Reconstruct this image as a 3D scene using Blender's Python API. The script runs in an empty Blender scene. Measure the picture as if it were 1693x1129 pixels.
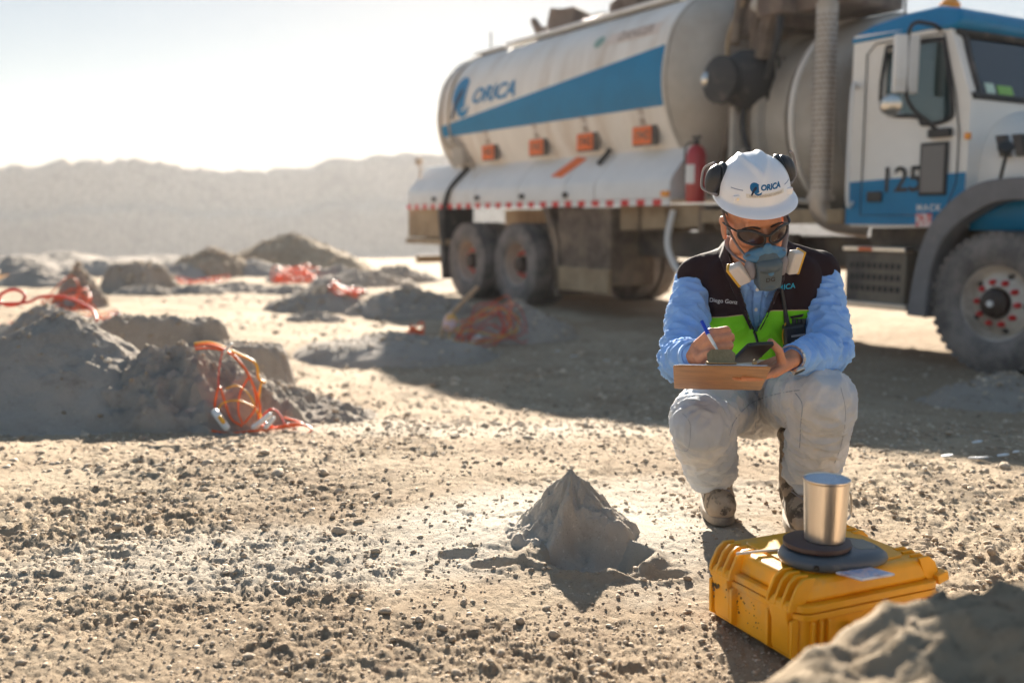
import bpy, bmesh, math, random
import numpy as np
from mathutils import Vector, Matrix, Euler
from mathutils.bvhtree import BVHTree
R = math.radians
random.seed(7); RNG = np.random.default_rng(11)
sc = bpy.context.scene
col = sc.collection

# ------------------------------------------------------------------ camera
CAM_H = .87; PITCH = R(7.15); FPX = 1646.
cd_ = bpy.data.cameras.new('camera'); cam = bpy.data.objects.new('camera', cd_); col.objects.link(cam)
cam.location = (0, 0, CAM_H); cam.rotation_euler = (R(90) - PITCH, 0, 0)
cd_.sensor_width = 36; cd_.lens = 36 * FPX / 1693; cd_.clip_start = .05; cd_.clip_end = 3000
cd_.dof.use_dof = True; cd_.dof.focus_distance = 2.5; cd_.dof.aperture_fstop = 2.1
cd_.dof.aperture_blades = 0
sc.camera = cam

# ------------------------------------------------------------------ sky, sun, exposure
SUN_EL = R(22); SUN_AZ = R(0)          # azimuth from +Y towards +X
w = bpy.data.worlds.new('World'); sc.world = w; w.use_nodes = True
nt = w.node_tree; nt.nodes.clear()
sky = nt.nodes.new('ShaderNodeTexSky'); sky.sky_type = 'NISHITA'; sky.sun_disc = False
sky.sun_elevation = SUN_EL; sky.sun_rotation = SUN_AZ; sky.air_density = 1.0; sky.dust_density = .3; sky.ozone_density = 1.2
bg = nt.nodes.new('ShaderNodeBackground'); bg.inputs[1].default_value = .070
wo = nt.nodes.new('ShaderNodeOutputWorld'); gam = nt.nodes.new('ShaderNodeGamma'); gam.inputs[1].default_value = .34; hsv = nt.nodes.new('ShaderNodeHueSaturation'); hsv.inputs['Saturation'].default_value = 2.0
nt.links.new(sky.outputs[0], gam.inputs[0]); nt.links.new(gam.outputs[0], hsv.inputs['Color']); nt.links.new(hsv.outputs[0], bg.inputs[0]); nt.links.new(bg.outputs[0], wo.inputs[0])
sl = bpy.data.lights.new('sun', 'SUN'); sl.energy = 4.6; sl.angle = R(.6); sl.color = (1, .92, .79)
so = bpy.data.objects.new('sun', sl); col.objects.link(so)
sd = Vector((math.sin(SUN_AZ) * math.cos(SUN_EL), math.cos(SUN_AZ) * math.cos(SUN_EL), math.sin(SUN_EL)))
so.rotation_euler = sd.to_track_quat('Z', 'Y').to_euler(); so.location = (0, 40, 30)
sc.view_settings.view_transform = 'Standard'; sc.view_settings.look = 'None'
sc.view_settings.gamma = 1; sc.view_settings.exposure = 2.12
sc.render.engine = 'CYCLES'

# ------------------------------------------------------------------ helpers
def tag(o, label=None, cat=None, group=None, kind=None):
    if label: o['label'] = label
    if cat: o['category'] = cat
    if group: o['group'] = group
    if kind: o['kind'] = kind
    return o

def empty(name, loc=(0, 0, 0), rz=0, parent=None):
    o = bpy.data.objects.new(name, None); col.objects.link(o); o.location = loc; o.rotation_euler = (0, 0, rz)
    o.empty_display_size = .1
    if parent: o.parent = parent
    return o

def V(*a): return Vector(a[0] if len(a) == 1 else a)

def P(px, py, Y):
    """point of the place at world depth Y seen at photo pixel px, py (used once, to read positions off the photo)"""
    a = (px - 846.5) / FPX; b = (py - 564.5) / FPX
    c, s = math.cos(PITCH), math.sin(PITCH)
    ry = c - b * s; rz = -s - b * c; t = Y / ry
    return Vector((a * t, Y, CAM_H + rz * t))

def PZ(px, py, z):
    a = (px - 846.5) / FPX; b = (py - 564.5) / FPX
    c, s = math.cos(PITCH), math.sin(PITCH)
    ry = c - b * s; rz = -s - b * c; t = (z - CAM_H) / rz
    return Vector((a * t, ry * t, z))

def frame_of(d):
    d = Vector(d).normalized()
    a = Vector((0, 0, 1)) if abs(d.z) < .9 else Vector((1, 0, 0))
    u = d.cross(a).normalized(); return u, d.cross(u).normalized()

def spline(pts, n=8, closed=False):
    pts = [Vector(p) for p in pts]; out = []; N = len(pts)
    rng = range(N if closed else N - 1)
    for i in rng:
        g = (lambda k: pts[k % N]) if closed else (lambda k: pts[min(max(k, 0), N - 1)])
        p0, p1, p2, p3 = g(i - 1), g(i), g(i + 1), g(i + 2)
        for k in range(n):
            t = k / n; t2 = t * t; t3 = t2 * t
            out.append(.5 * ((2 * p1) + (p2 - p0) * t + (2 * p0 - 5 * p1 + 4 * p2 - p3) * t2 + (3 * p1 - p0 - 3 * p2 + p3) * t3))
    if not closed: out.append(pts[-1])
    return out

class MB:
    def __init__(s): s.v = []; s.f = []; s.m = []
    def add(s, vs, fs, mi=0):
        o = len(s.v); s.v += [tuple(v) for v in vs]
        for f in fs: s.f.append(tuple(o + i for i in f)); s.m.append(mi)
        return s
    def box(s, c, d, M=None, mi=0, taper=(1, 1)):
        c = Vector(c); hx, hy, hz = d[0] / 2, d[1] / 2, d[2] / 2; vs = []
        for z in (-1, 1):
            tx, ty = (taper if z > 0 else (1, 1))
            for x, y in ((-1, -1), (1, -1), (1, 1), (-1, 1)):
                p = Vector((x * hx * tx, y * hy * ty, z * hz))
                vs.append(c + (M @ p if M else p))
        return s.add(vs, [(0, 3, 2, 1), (4, 5, 6, 7), (0, 1, 5, 4), (1, 2, 6, 5), (2, 3, 7, 6), (3, 0, 4, 7)], mi)
    def lathe(s, prof, c=(0, 0, 0), axis=(0, 0, 1), n=24, mi=0, caps=True):
        """prof: (radius, distance along the axis); closes the ends"""
        u, v = frame_of(axis); a = Vector(axis).normalized(); c = Vector(c); vs = []; fs = []
        for r, t in prof:
            for k in range(n):
                th = 2 * math.pi * k / n
                vs.append(c + a * t + u * (r * math.cos(th)) + v * (r * math.sin(th)))
        m = len(prof)
        for i in range(m - 1):
            for k in range(n):
                k2 = (k + 1) % n
                fs.append((i * n + k, i * n + k2, (i + 1) * n + k2, (i + 1) * n + k))
        if caps and prof[0][0] > 2e-4: fs.append(tuple(reversed(range(n))))
        if caps and prof[-1][0] > 2e-4: fs.append(tuple((m - 1) * n + k for k in range(n)))
        return s.add(vs, fs, mi)
    def cyl(s, p0, p1, r0, r1=None, n=16, mi=0):
        p0 = Vector(p0); p1 = Vector(p1); r1 = r0 if r1 is None else r1
        return s.lathe([(r0, 0), (r1, (p1 - p0).length)], p0, p1 - p0, n, mi)
    def cap(s, p0, p1, r0, r1=None, n=14, mi=0):
        p0 = Vector(p0); p1 = Vector(p1); r1 = r0 if r1 is None else r1; L = (p1 - p0).length
        if L < 1e-6: p1 = p0 + Vector((0, 0, 1e-4)); L = 1e-4
        pr = []
        for k in range(6): a = math.pi / 2 * (1 - k / 5); pr.append((max(r0 * math.cos(a), 1e-4), -r0 * math.sin(a)))
        for k in range(6): a = math.pi / 2 * k / 5; pr.append((max(r1 * math.cos(a), 1e-4), L + r1 * math.sin(a)))
        return s.lathe(pr, p0, p1 - p0, n, mi)
    def chain(s, *pr, n=14):
        for (a, ra), (b, rb) in zip(pr, pr[1:]): s.cap(a, b, ra, rb, n)
        return s
    def ell(s, c, r, M=None, n=20, mi=0):
        c = Vector(c); vs = []; fs = []; m = n // 2
        for i in range(m + 1):
            a = math.pi * (i / m - .5); a = max(min(a, math.pi / 2 - .02), -math.pi / 2 + .02)
            for k in range(n):
                th = 2 * math.pi * k / n
                p = Vector((r[0] * math.cos(a) * math.cos(th), r[1] * math.cos(a) * math.sin(th), r[2] * math.sin(a)))
                vs.append(c + (M @ p if M else p))
        for i in range(m):
            for k in range(n): k2 = (k + 1) % n; fs.append((i * n + k, i * n + k2, (i + 1) * n + k2, (i + 1) * n + k))
        fs.append(tuple(reversed(range(n)))); fs.append(tuple(m * n + k for k in range(n)))
        return s.add(vs, fs, mi)
    def tube(s, pts, r, n=8, closed=False, mi=0, flat=None):
        pts = [Vector(p) for p in pts]; N = len(pts); vs = []; fs = []
        rr = r if isinstance(r, (list, tuple)) else [r] * N
        t0 = (pts[1] - pts[0]).normalized(); u, v = frame_of(t0)
        for i, p in enumerate(pts):
            if closed: t = (pts[(i + 1) % N] - pts[i - 1]).normalized()
            else: t = (pts[min(i + 1, N - 1)] - pts[max(i - 1, 0)]).normalized()
            u = (u - t * u.dot(t))
            u = u.normalized() if u.length > 1e-6 else frame_of(t)[0]
            v = t.cross(u)
            for k in range(n):
                th = 2 * math.pi * k / n
                vs.append(p + u * (rr[i] * math.cos(th)) + v * (rr[i] * math.sin(th) * (flat or 1)))
        for i in range(N if closed else N - 1):
            j = (i + 1) % N
            for k in range(n): k2 = (k + 1) % n; fs.append((i * n + k, i * n + k2, j * n + k2, j * n + k))
        if not closed: fs.append(tuple(reversed(range(n)))); fs.append(tuple((N - 1) * n + k for k in range(n)))
        return s.add(vs, fs, mi)
    def prism(s, poly, fn, t0, t1, mi=0):
        """poly: 2D outline; fn(a, b, t) -> point; solid between t0 and t1"""
        n = len(poly)
        vs = [fn(a, b, t0) for a, b in poly] + [fn(a, b, t1) for a, b in poly]
        fs = [tuple(reversed(range(n))), tuple(range(n, 2 * n))]
        fs += [(i, (i + 1) % n, n + (i + 1) % n, n + i) for i in range(n)]
        return s.add(vs, fs, mi)
    def grid(s, fn, nu, nv, th=None, mi=0):
        vs = [fn(i / nu, j / nv) for i in range(nu + 1) for j in range(nv + 1)]
        fs = [(i * (nv + 1) + j, (i + 1) * (nv + 1) + j, (i + 1) * (nv + 1) + j + 1, i * (nv + 1) + j + 1) for i in range(nu) for j in range(nv)]
        return s.add(vs, fs, mi)
    def mesh(s, name='part'):
        me = bpy.data.meshes.new(name); me.from_pydata(s.v, [], s.f); me.update()
        bm = bmesh.new(); bm.from_mesh(me); bmesh.ops.recalc_face_normals(bm, faces=bm.faces)
        bm.to_mesh(me); bm.free()
        return me
    def build(s, name, mats, parent=None, ang=35, bevel=0, seg=2, solid=0):
        me = s.mesh(name)
        if not isinstance(mats, (list, tuple)): mats = [mats]
        for m in mats: me.materials.append(m)
        if len(mats) > 1:
            me.polygons.foreach_set('material_index', s.m)
        return link(name, me, parent, ang, bevel, seg, solid)

def link(name, me, parent=None, ang=35, bevel=0, seg=2, solid=0):
    o = bpy.data.objects.new(name, me); col.objects.link(o)
    if parent: o.parent = parent
    if ang:
        me.shade_smooth()
        if ang < 180: me.set_sharp_from_angle(angle=R(ang))
    if solid:
        m = o.modifiers.new('thick', 'SOLIDIFY'); m.thickness = solid; m.offset = -1
    if bevel:
        m = o.modifiers.new('bevel', 'BEVEL'); m.width = bevel; m.segments = seg; m.limit_method = 'ANGLE'; m.angle_limit = R(40)
        m.harden_normals = False
    return o

def evaluated(o):
    dg = bpy.context.evaluated_depsgraph_get(); dg.update()
    return bpy.data.meshes.new_from_object(o.evaluated_get(dg))

def blob(mb, vox, smooth=4, fac=.5):
    """fuse overlapping closed primitives into one continuous surface"""
    me = mb.mesh('blob'); o = bpy.data.objects.new('blob', me); col.objects.link(o)
    m = o.modifiers.new('r', 'REMESH'); m.mode = 'VOXEL'; m.voxel_size = vox; m.adaptivity = 0
    if smooth:
        m = o.modifiers.new('s', 'SMOOTH'); m.iterations = smooth; m.factor = fac
    r = evaluated(o)
    bpy.data.objects.remove(o); bpy.data.meshes.remove(me)
    return r

def coords(me):
    a = np.empty(len(me.vertices) * 3); me.vertices.foreach_get('co', a); return a.reshape(-1, 3)
def normals(me):
    a = np.empty(len(me.vertices) * 3); me.vertices.foreach_get('normal', a); return a.reshape(-1, 3)
def set_coords(me, a): me.vertices.foreach_set('co', a.ravel()); me.update()

def cut(o, mb, op='DIFFERENCE'):
    me = mb.mesh('cutter'); c = bpy.data.objects.new('cutter', me); col.objects.link(c)
    c.matrix_world = o.matrix_world
    m = o.modifiers.new('b', 'BOOLEAN'); m.object = c; m.operation = op; m.solver = 'EXACT'
    r = evaluated(o); old = o.data; o.modifiers.remove(m); o.data = r
    bpy.data.objects.remove(c)
    return o

# numpy gradient noise
_perm = RNG.permutation(512).astype(np.int64); _perm = np.concatenate([_perm, _perm, _perm, _perm])
_g = RNG.uniform(0, 2 * np.pi, 512); _gx = np.cos(_g); _gy = np.sin(_g)
def pn2(x, y):
    xi = np.floor(x).astype(np.int64); yi = np.floor(y).astype(np.int64); xf = x - xi; yf = y - yi
    u = xf * xf * xf * (xf * (xf * 6 - 15) + 10); v = yf * yf * yf * (yf * (yf * 6 - 15) + 10)
    def g(a, b, dx, dy):
        h = _perm[(_perm[a & 511] + b) & 511]; return _gx[h] * dx + _gy[h] * dy
    a = g(xi, yi, xf, yf); b = g(xi + 1, yi, xf - 1, yf); c = g(xi, yi + 1, xf, yf - 1); d = g(xi + 1, yi + 1, xf - 1, yf - 1)
    return (a + (b - a) * u + (c - a) * v + (a - b - c + d) * u * v) * 1.5
_g3 = RNG.normal(size=(512, 3)); _g3 /= np.linalg.norm(_g3, axis=1)[:, None]
def pn3(p):
    pi = np.floor(p).astype(np.int64); pf = p - pi; w_ = pf ** 3 * (pf * (pf * 6 - 15) + 10); out = 0
    for dx in (0, 1):
        for dy in (0, 1):
            for dz in (0, 1):
                h = _perm[(_perm[(_perm[(pi[:, 0] + dx) & 511] + pi[:, 1] + dy) & 511] + pi[:, 2] + dz) & 511]
                dd = (_g3[h] * (pf - np.array([dx, dy, dz]))).sum(1)
                ww = (w_[:, 0] if dx else 1 - w_[:, 0]) * (w_[:, 1] if dy else 1 - w_[:, 1]) * (w_[:, 2] if dz else 1 - w_[:, 2])
                out = out + dd * ww
    return out * 1.4
def fbm(x, y, f, o=4, g=.5):
    a = 1; s = 0; t = 0
    for i in range(o):
        s = s + a * pn2(x * f + 17.3 * i, y * f - 9.1 * i); t += a; a *= g; f *= 2.03
    return s / t
def plates(x, y, f, seed=0):
    """crushed crust: every cell its own level and tilt"""
    x = x * f + seed * 7.7; y = y * f - seed * 3.3; xi = np.floor(x).astype(np.int64); yi = np.floor(y).astype(np.int64)
    best = np.full(x.shape, 9.); out = np.zeros(x.shape)
    for dx in (-1, 0, 1):
        for dy in (-1, 0, 1):
            h = _perm[(_perm[(xi + dx) & 511] + yi + dy) & 511]; cx = xi + dx + .5 + .42 * _gx[h]; cy = yi + dy + .5 + .42 * _gy[h]
            ex, ey = x - cx, y - cy; d = ex * ex + ey * ey; h2 = _perm[h + 100]; v = _gx[h2] * .5 + (_gx[(h2 + 9) & 511] * ex + _gy[(h2 + 9) & 511] * ey) * .9 - d * .5
            k = d < best; best = np.where(k, d, best); out = np.where(k, v, out)
    return out
def sst(a, b, x):
    t = np.clip((x - a) / (b - a), 0, 1); return t * t * (3 - 2 * t)

# ------------------------------------------------------------------ materials
def mat(name, c, rough=.6, metal=0, var=.0, c2=None, scale=6, bump=0, bscale=60, dust=None, dust_amt=.0, spec=.5, island=0, coord='Object', detail=5, stretch=None, coat=0, sss=0, sheen=0, thresh=(.42, .6)):
    m = bpy.data.materials.new(name); m.use_nodes = True; N = m.node_tree.nodes; L = m.node_tree.links
    b = N['Principled BSDF']; b.inputs['Roughness'].default_value = rough; b.inputs['Metallic'].default_value = metal
    b.inputs['Specular IOR Level'].default_value = spec; b.inputs['Coat Weight'].default_value = coat
    if sheen: b.inputs['Sheen Weight'].default_value = sheen
    if sss:
        b.inputs['Subsurface Weight'].default_value = sss; b.inputs['Subsurface Scale'].default_value = .02
        b.inputs['Subsurface Radius'].default_value = (1, .3, .15)
    tc = N.new('ShaderNodeTexCoord'); src = tc.outputs[coord]
    if stretch:
        mp = N.new('ShaderNodeMapping'); mp.inputs['Scale'].default_value = stretch; L.new(src, mp.inputs[0]); src = mp.outputs[0]
    cur = None
    def rgb(col_):
        r_ = N.new('ShaderNodeRGB'); r_.outputs[0].default_value = (*col_, 1); return r_.outputs[0]
    cur = rgb(c)
    def mix(a, bb, fac, mode='MIX'):
        x = N.new('ShaderNodeMix'); x.data_type = 'RGBA'; x.blend_type = mode; x.clamp_factor = True
        if isinstance(fac, float): x.inputs[0].default_value = fac
        else: L.new(fac, x.inputs[0])
        L.new(a, x.inputs[6]); L.new(bb, x.inputs[7]); return x.outputs[2]
    def noise(s_, d_=detail, ro=.6):
        n_ = N.new('ShaderNodeTexNoise'); n_.inputs['Scale'].default_value = s_; n_.inputs['Detail'].default_value = d_
        n_.inputs['Roughness'].default_value = ro; L.new(src, n_.inputs[0]); return n_.outputs[0]
    def remap(v, a, bb, lo=0., hi=1.):
        r_ = N.new('ShaderNodeMapRange'); r_.inputs[1].default_value = a; r_.inputs[2].default_value = bb
        r_.inputs[3].default_value = lo; r_.inputs[4].default_value = hi; r_.interpolation_type = 'SMOOTHSTEP'; L.new(v, r_.inputs[0]); return r_.outputs[0]
    if c2: cur = mix(cur, rgb(c2), remap(noise(scale), *thresh))
    if var:
        h = N.new('ShaderNodeHueSaturation'); L.new(cur, h.inputs['Color']); L.new(remap(noise(scale * 3.1), .3, .7, 1 - var, 1 + var), h.inputs['Value']); cur = h.outputs[0]
    if island:
        g_ = N.new('ShaderNodeNewGeometry'); h = N.new('ShaderNodeHueSaturation'); L.new(cur, h.inputs['Color'])
        L.new(remap(g_.outputs['Random Per Island'], 0, 1, 1 - island, 1 + island), h.inputs['Value']); cur = h.outputs[0]
    if dust:
        cur = mix(cur, rgb(dust), remap(noise(scale * .7, 8, .7), .62 - dust_amt, .8 - dust_amt * .5))
    L.new(cur, b.inputs['Base Color'])
    if bump:
        bp = N.new('ShaderNodeBump'); bp.inputs['Strength'].default_value = 1; bp.inputs['Distance'].default_value = bump
        L.new(noise(bscale, 6, .65), bp.inputs['Height']); L.new(bp.outputs[0], b.inputs['Normal'])
    return m

DUST = (.36, .30, .24)
M = {}
M['stone'] = mat('stone', (.55, .45, .345), .9, c2=(.38, .29, .21), scale=9, bump=.003, bscale=90, island=.3, spec=.2)
M['white_paint'] = mat('white paint, dusty', (.82, .78, .73), .45, var=.04, scale=.9, dust=(.62, .54, .45), dust_amt=.08, coat=.1)
M['tank_paint'] = mat('tank paint, dusty', (.80, .76, .71), .5, var=.05, scale=.7, dust=(.58, .48, .39), dust_amt=.16, stretch=(2.2, 1, .35))
M['panel_paint'] = mat('panel paint', (.74, .73, .72), .4, var=.04, scale=1.2, dust=(.55, .48, .4), dust_amt=.08, coat=.1)
M['blue_paint'] = mat('blue paint', (.0, .19, .40), .5, var=.06, scale=1.5, dust=(.12, .24, .34), dust_amt=.0, coat=.05, spec=.3)
M['gray_paint'] = mat('dusty gray paint', (.42, .39, .35), .55, var=.1, scale=1.2, dust=DUST, dust_amt=.18)
M['frame_dark'] = mat('dirty black steel', (.06, .052, .05), .6, var=.25, scale=2, dust=(.2, .16, .12), dust_amt=.22)
M['frame_tan'] = mat('dust covered steel', (.28, .2, .12), .8, var=.2, scale=2.5, dust=(.4, .3, .19), dust_amt=.25)
M['frame_brown'] = mat('mud caked steel', (.13, .095, .07), .85, var=.3, scale=2.5, dust=(.28, .21, .15), dust_amt=.2)
M['tyre'] = mat('tyre rubber, dusty', (.10, .09, .088), .85, var=.15, scale=5, dust=(.27, .235, .215), dust_amt=.3, bump=.004, bscale=25)
M['rim'] = mat('painted steel rim', (.68, .62, .55), .5, var=.1, scale=5, dust=DUST, dust_amt=.2)
M['rim_brown'] = mat('dusty rim', (.50, .40, .32), .7, var=.15, scale=5, dust=(.55, .44, .35), dust_amt=.28)
M['red'] = mat('red plastic', (.65, .03, .03), .45, var=.1, scale=30)
M['red_paint'] = mat('red paint', (.42, .015, .02), .35, coat=.3, var=.05)
M['orange'] = mat('orange placard', (.85, .17, .03), .5, var=.08, scale=6)
M['black'] = mat('black plastic', (.018, .018, .02), .42, var=.1, scale=20)
M['black_rubber'] = mat('black rubber', (.03, .03, .032), .75, dust=(.15, .13, .11), dust_amt=.12, scale=5)
M['chrome'] = mat('worn chrome', (.62, .6, .57), .28, 1, var=.1, scale=12)
M['steel'] = mat('brushed stainless steel', (.72, .66, .60), .3, 1, var=.06, scale=3, stretch=(1, 1, .06), bump=.0004, bscale=160)
M['stack'] = mat('exhaust shield', (.46, .41, .37), .45, .6, var=.12, scale=5, dust=(.4, .34, .29), dust_amt=.25)
M['amber'] = mat('amber lamp', (.85, .3, .02), .25)
M['dirt_crust'] = mat('brown crust', (.2, .15, .12), .9, c2=(.12, .09, .075), scale=4, bump=.02, bscale=8)

def glass(name, tint, refl=.2):
    m = bpy.data.materials.new(name); m.use_nodes = True; N = m.node_tree.nodes; L = m.node_tree.links; N.clear()
    t = N.new('ShaderNodeBsdfTransparent'); t.inputs[0].default_value = (*tint, 1)
    g = N.new('ShaderNodeBsdfGlossy'); g.inputs['Roughness'].default_value = .04
    lw = N.new('ShaderNodeFresnel'); lw.inputs[0].default_value = 1.5
    ad = N.new('ShaderNodeMath'); ad.operation = 'ADD'; ad.inputs[1].default_value = refl * .4; ad.use_clamp = True
    mx = N.new('ShaderNodeMixShader'); o = N.new('ShaderNodeOutputMaterial')
    L.new(lw.outputs[0], ad.inputs[0]); L.new(ad.outputs[0], mx.inputs[0]); L.new(t.outputs[0], mx.inputs[1]); L.new(g.outputs[0], mx.inputs[2]); L.new(mx.outputs[0], o.inputs[0])
    return m
M['glass'] = glass('tinted glass', (.35, .5, .52))

# dirt: albedo only varies with dust, moisture and stone content
def dirt_mat(name, pale, mid, dark, f=1.0, bump=.012, apron=None):
    m = bpy.data.materials.new(name); m.use_nodes = True; N = m.node_tree.nodes; L = m.node_tree.links
    b = N['Principled BSDF']; b.inputs['Roughness'].default_value = .95; b.inputs['Specular IOR Level'].default_value = .15
    tc = N.new('ShaderNodeTexCoord')
    def noise(s, d=8, r=.62, off=0):
        mp = N.new('ShaderNodeMapping'); mp.inputs['Location'].default_value = (off, off * .7, 0); L.new(tc.outputs['Object'], mp.inputs[0])
        n = N.new('ShaderNodeTexNoise'); n.inputs['Scale'].default_value = s * f; n.inputs['Detail'].default_value = d; n.inputs['Roughness'].default_value = r
        L.new(mp.outputs[0], n.inputs[0]); return n.outputs[0]
    def ramp(v, a, c):
        r = N.new('ShaderNodeMapRange'); r.inputs[1].default_value = a; r.inputs[2].default_value = c; r.interpolation_type = 'SMOOTHSTEP'; L.new(v, r.inputs[0]); return r.outputs[0]
    def mix(a, c, fac, ca=None, cc=None):
        x = N.new('ShaderNodeMix'); x.data_type = 'RGBA'; L.new(fac, x.inputs[0])
        if a is None: x.inputs[6].default_value = (*ca, 1)
        else: L.new(a, x.inputs[6])
        x.inputs[7].default_value = (*cc, 1); return x.outputs[2]
    c = mix(None, None, ramp(noise(1.1), .4, .62), mid, pale)
    c = mix(c, None, ramp(noise(.035 / f, 6, .7, 21), .48, .66), None, tuple(p * .72 for p in mid))
    c = mix(c, None, ramp(noise(.5, 5, .7, 15), .5, .72), None, tuple(p * .86 for p in mid))
    c = mix(c, None, ramp(noise(7, 8, .7, 5), .52, .72), None, dark)
    c = mix(c, None, ramp(noise(45, 4, .6, 9), .58, .75), None, tuple(p * 1.12 for p in pale))
    c = mix(c, None, ramp(noise(120, 3, .6, 2), .62, .72), None, tuple(p * .55 for p in mid))
    if apron:                       # pale drill dust blown out round the cone, and a trodden pale path
        for cx, cy, rx, ry, a_ in apron:
            mp = N.new('ShaderNodeMapping'); mp.vector_type = 'POINT'; mp.inputs['Location'].default_value = (-cx / rx, -cy / ry, 0); mp.inputs['Scale'].default_value = (1 / rx, 1 / ry, 0); L.new(tc.outputs['Object'], mp.inputs[0])
            ln = N.new('ShaderNodeVectorMath'); ln.operation = 'LENGTH'; L.new(mp.outputs[0], ln.inputs[0])
            ad = N.new('ShaderNodeMath'); ad.operation = 'MULTIPLY_ADD'; ad.inputs[1].default_value = 1.6; L.new(noise(2.6, 6, .65, 11), ad.inputs[0]); L.new(ln.outputs['Value'], ad.inputs[2])
            mr = N.new('ShaderNodeMapRange'); mr.interpolation_type = 'SMOOTHSTEP'; mr.inputs[1].default_value = 1.25; mr.inputs[2].default_value = 2.05; mr.inputs[3].default_value = a_; mr.inputs[4].default_value = 0; L.new(ad.outputs[0], mr.inputs[0])
            c = mix(c, None, mr.outputs[0], None, (.54, .485, .41))
    L.new(c, b.inputs['Base Color'])
    bp = N.new('ShaderNodeBump'); bp.inputs['Distance'].default_value = bump; L.new(noise(38, 10, .72, 3), bp.inputs['Height'])
    b2 = N.new('ShaderNodeBump'); b2.inputs['Distance'].default_value = bump * .35; L.new(noise(160, 6, .7, 7), b2.inputs['Height']); L.new(bp.outputs[0], b2.inputs['Normal'])
    L.new(b2.outputs[0], b.inputs['Normal'])
    return m
M['dirt'] = dirt_mat('dry dirt', (.48, .375, .265), (.375, .275, .185), (.24, .165, .11), apron=[(.2, 2.75, .55, .42, .85), (-.6, 2.5, .8, .3, .6), (.5, 3.1, .5, .3, .5), (-.3, 4.6, 1.2, .5, .4)])
M['powder'] = dirt_mat('pale drill powder', (.56, .49, .41), (.48, .41, .34), (.40, .33, .27), 1.6, .006)
M['cuttings'] = dirt_mat('drill cuttings', (.47, .40, .34), (.39, .33, .275), (.29, .24, .20), 1.3)
# ------------------------------------------------------------------ terrain
_px = np.array([-900, -300, 0, 60, 100, 230, 330, 385, 490, 520, 560, 700, 900, 1300, 2200.])
_py = np.array([250, 268, 263, 262, 252, 251, 262, 267, 266, 256, 249, 238, 236, 245, 252.])
_b = (_py - 564.5) / FPX; _a = (_px - 846.5) / FPX; _ry = math.cos(PITCH) - _b * math.sin(PITCH); _az = np.arctan2(_a, _ry); _el = (-math.sin(PITCH) - _b * math.cos(PITCH)) / np.hypot(_a, _ry)

def dips(x, y):
    h = 0
    for cx, cy, rx, ry, d in ((.205, 2.445, .125, .085, .065), (-.14, 2.49, .05, .03, .014), (-.05, 2.41, .06, .03, .018), (.34, 2.36, .09, .03, .016)):
        q = np.sqrt(((x - cx) / rx) ** 2 + ((y - cy) / ry) ** 2) + .25 * pn2(x * 14 + 3, y * 14)
        h = h - d * (1 - sst(.72, 1.12, q)) + d * .25 * np.exp(-((q - 1.25) / .2) ** 2)
    return h

def ground0(x, y):
    """height of the ground sheet without its finest relief"""
    r = np.hypot(x, y)
    z = -.36 * sst(3.1, 7.2, y + .12 * x) - .006 * np.clip(y - 9, 0, 30)
    z = z + .05 * fbm(x, y, .33, 2) * sst(1.5, 5, r) + .022 * fbm(x + 40, y, 1.3, 2)
    z = z + .04 * np.exp(-(((x - .16) / .34) ** 2 + ((y - 2.65) / .28) ** 2)) + dips(x, y)
    # flat ground where the lorry stands and under the case
    tx, ty = x - 1.9, y - 11; d = np.abs(tx * .855 + ty * .518 - .9); k = (1 - sst(1.6, 2.6, d)) * sst(4.9, 6.4, y - .1 * x) * (1 - sst(16, 19, y))
    z = z * (1 - k) + k * -.36
    k = (1 - sst(.20, .38, np.hypot(x - .66, y - 2.04))); z = z * (1 - k) + k * .0
    k = 1 - sst(.07, .2, np.hypot(x - .61, (y - 2.87) * .8)); z = z * (1 - k)
    k = 1 - sst(.07, .2, np.hypot(x - .80, (y - 2.74) * .8)); z = z * (1 - k)
    return z

def fine(x, y, r):
    s = sst(-.25, .3, fbm(x + 7, y + 3, .9, 3)); s = s * (.45 + .55 * sst(.25, .55, np.hypot(x - .2, y - 2.7)))
    fade = 1 / (1 + (r / 9) ** 2)
    a = np.abs(fbm(x, y, 7, 4)) * .024 * (.25 + .75 * s)
    b = np.maximum(fbm(x + 3, y, 30, 4, .6), -.1) * .015 * (.35 + .65 * s)
    c = fbm(x, y + 5, 75, 2) * .005 * (.4 + .6 * s)
    rub = (.42 + .58 * s) * (.3 + .7 * sst(-.2, .25, fbm(x - 9, y + 2, 2.2, 3)))
    near = r < 9
    pl = np.zeros(x.shape)
    if near.any():
        xn, yn = x[near], y[near]; wx = xn + .012 * pn2(xn * 22, yn * 22); wy = yn + .012 * pn2(xn * 22 + 50, yn * 22)
        pl[near] = plates(wx, wy, 16, 1) * .009 + plates(wx, wy, 36, 2) * .0075 + plates(wx, wy, 80, 3) * .004 * (xn * xn + yn * yn < 12)
    return ((a * .6 + b * .6 + c - .01) + pl * rub) * np.clip(fade + .3, 0, 1) + .045 * (np.abs(fbm(x - 3, y + 1, 1.9, 4, .6)) - .12) * sst(3.8, 6.5, y) * (1 - sst(22, 30, r))

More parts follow.
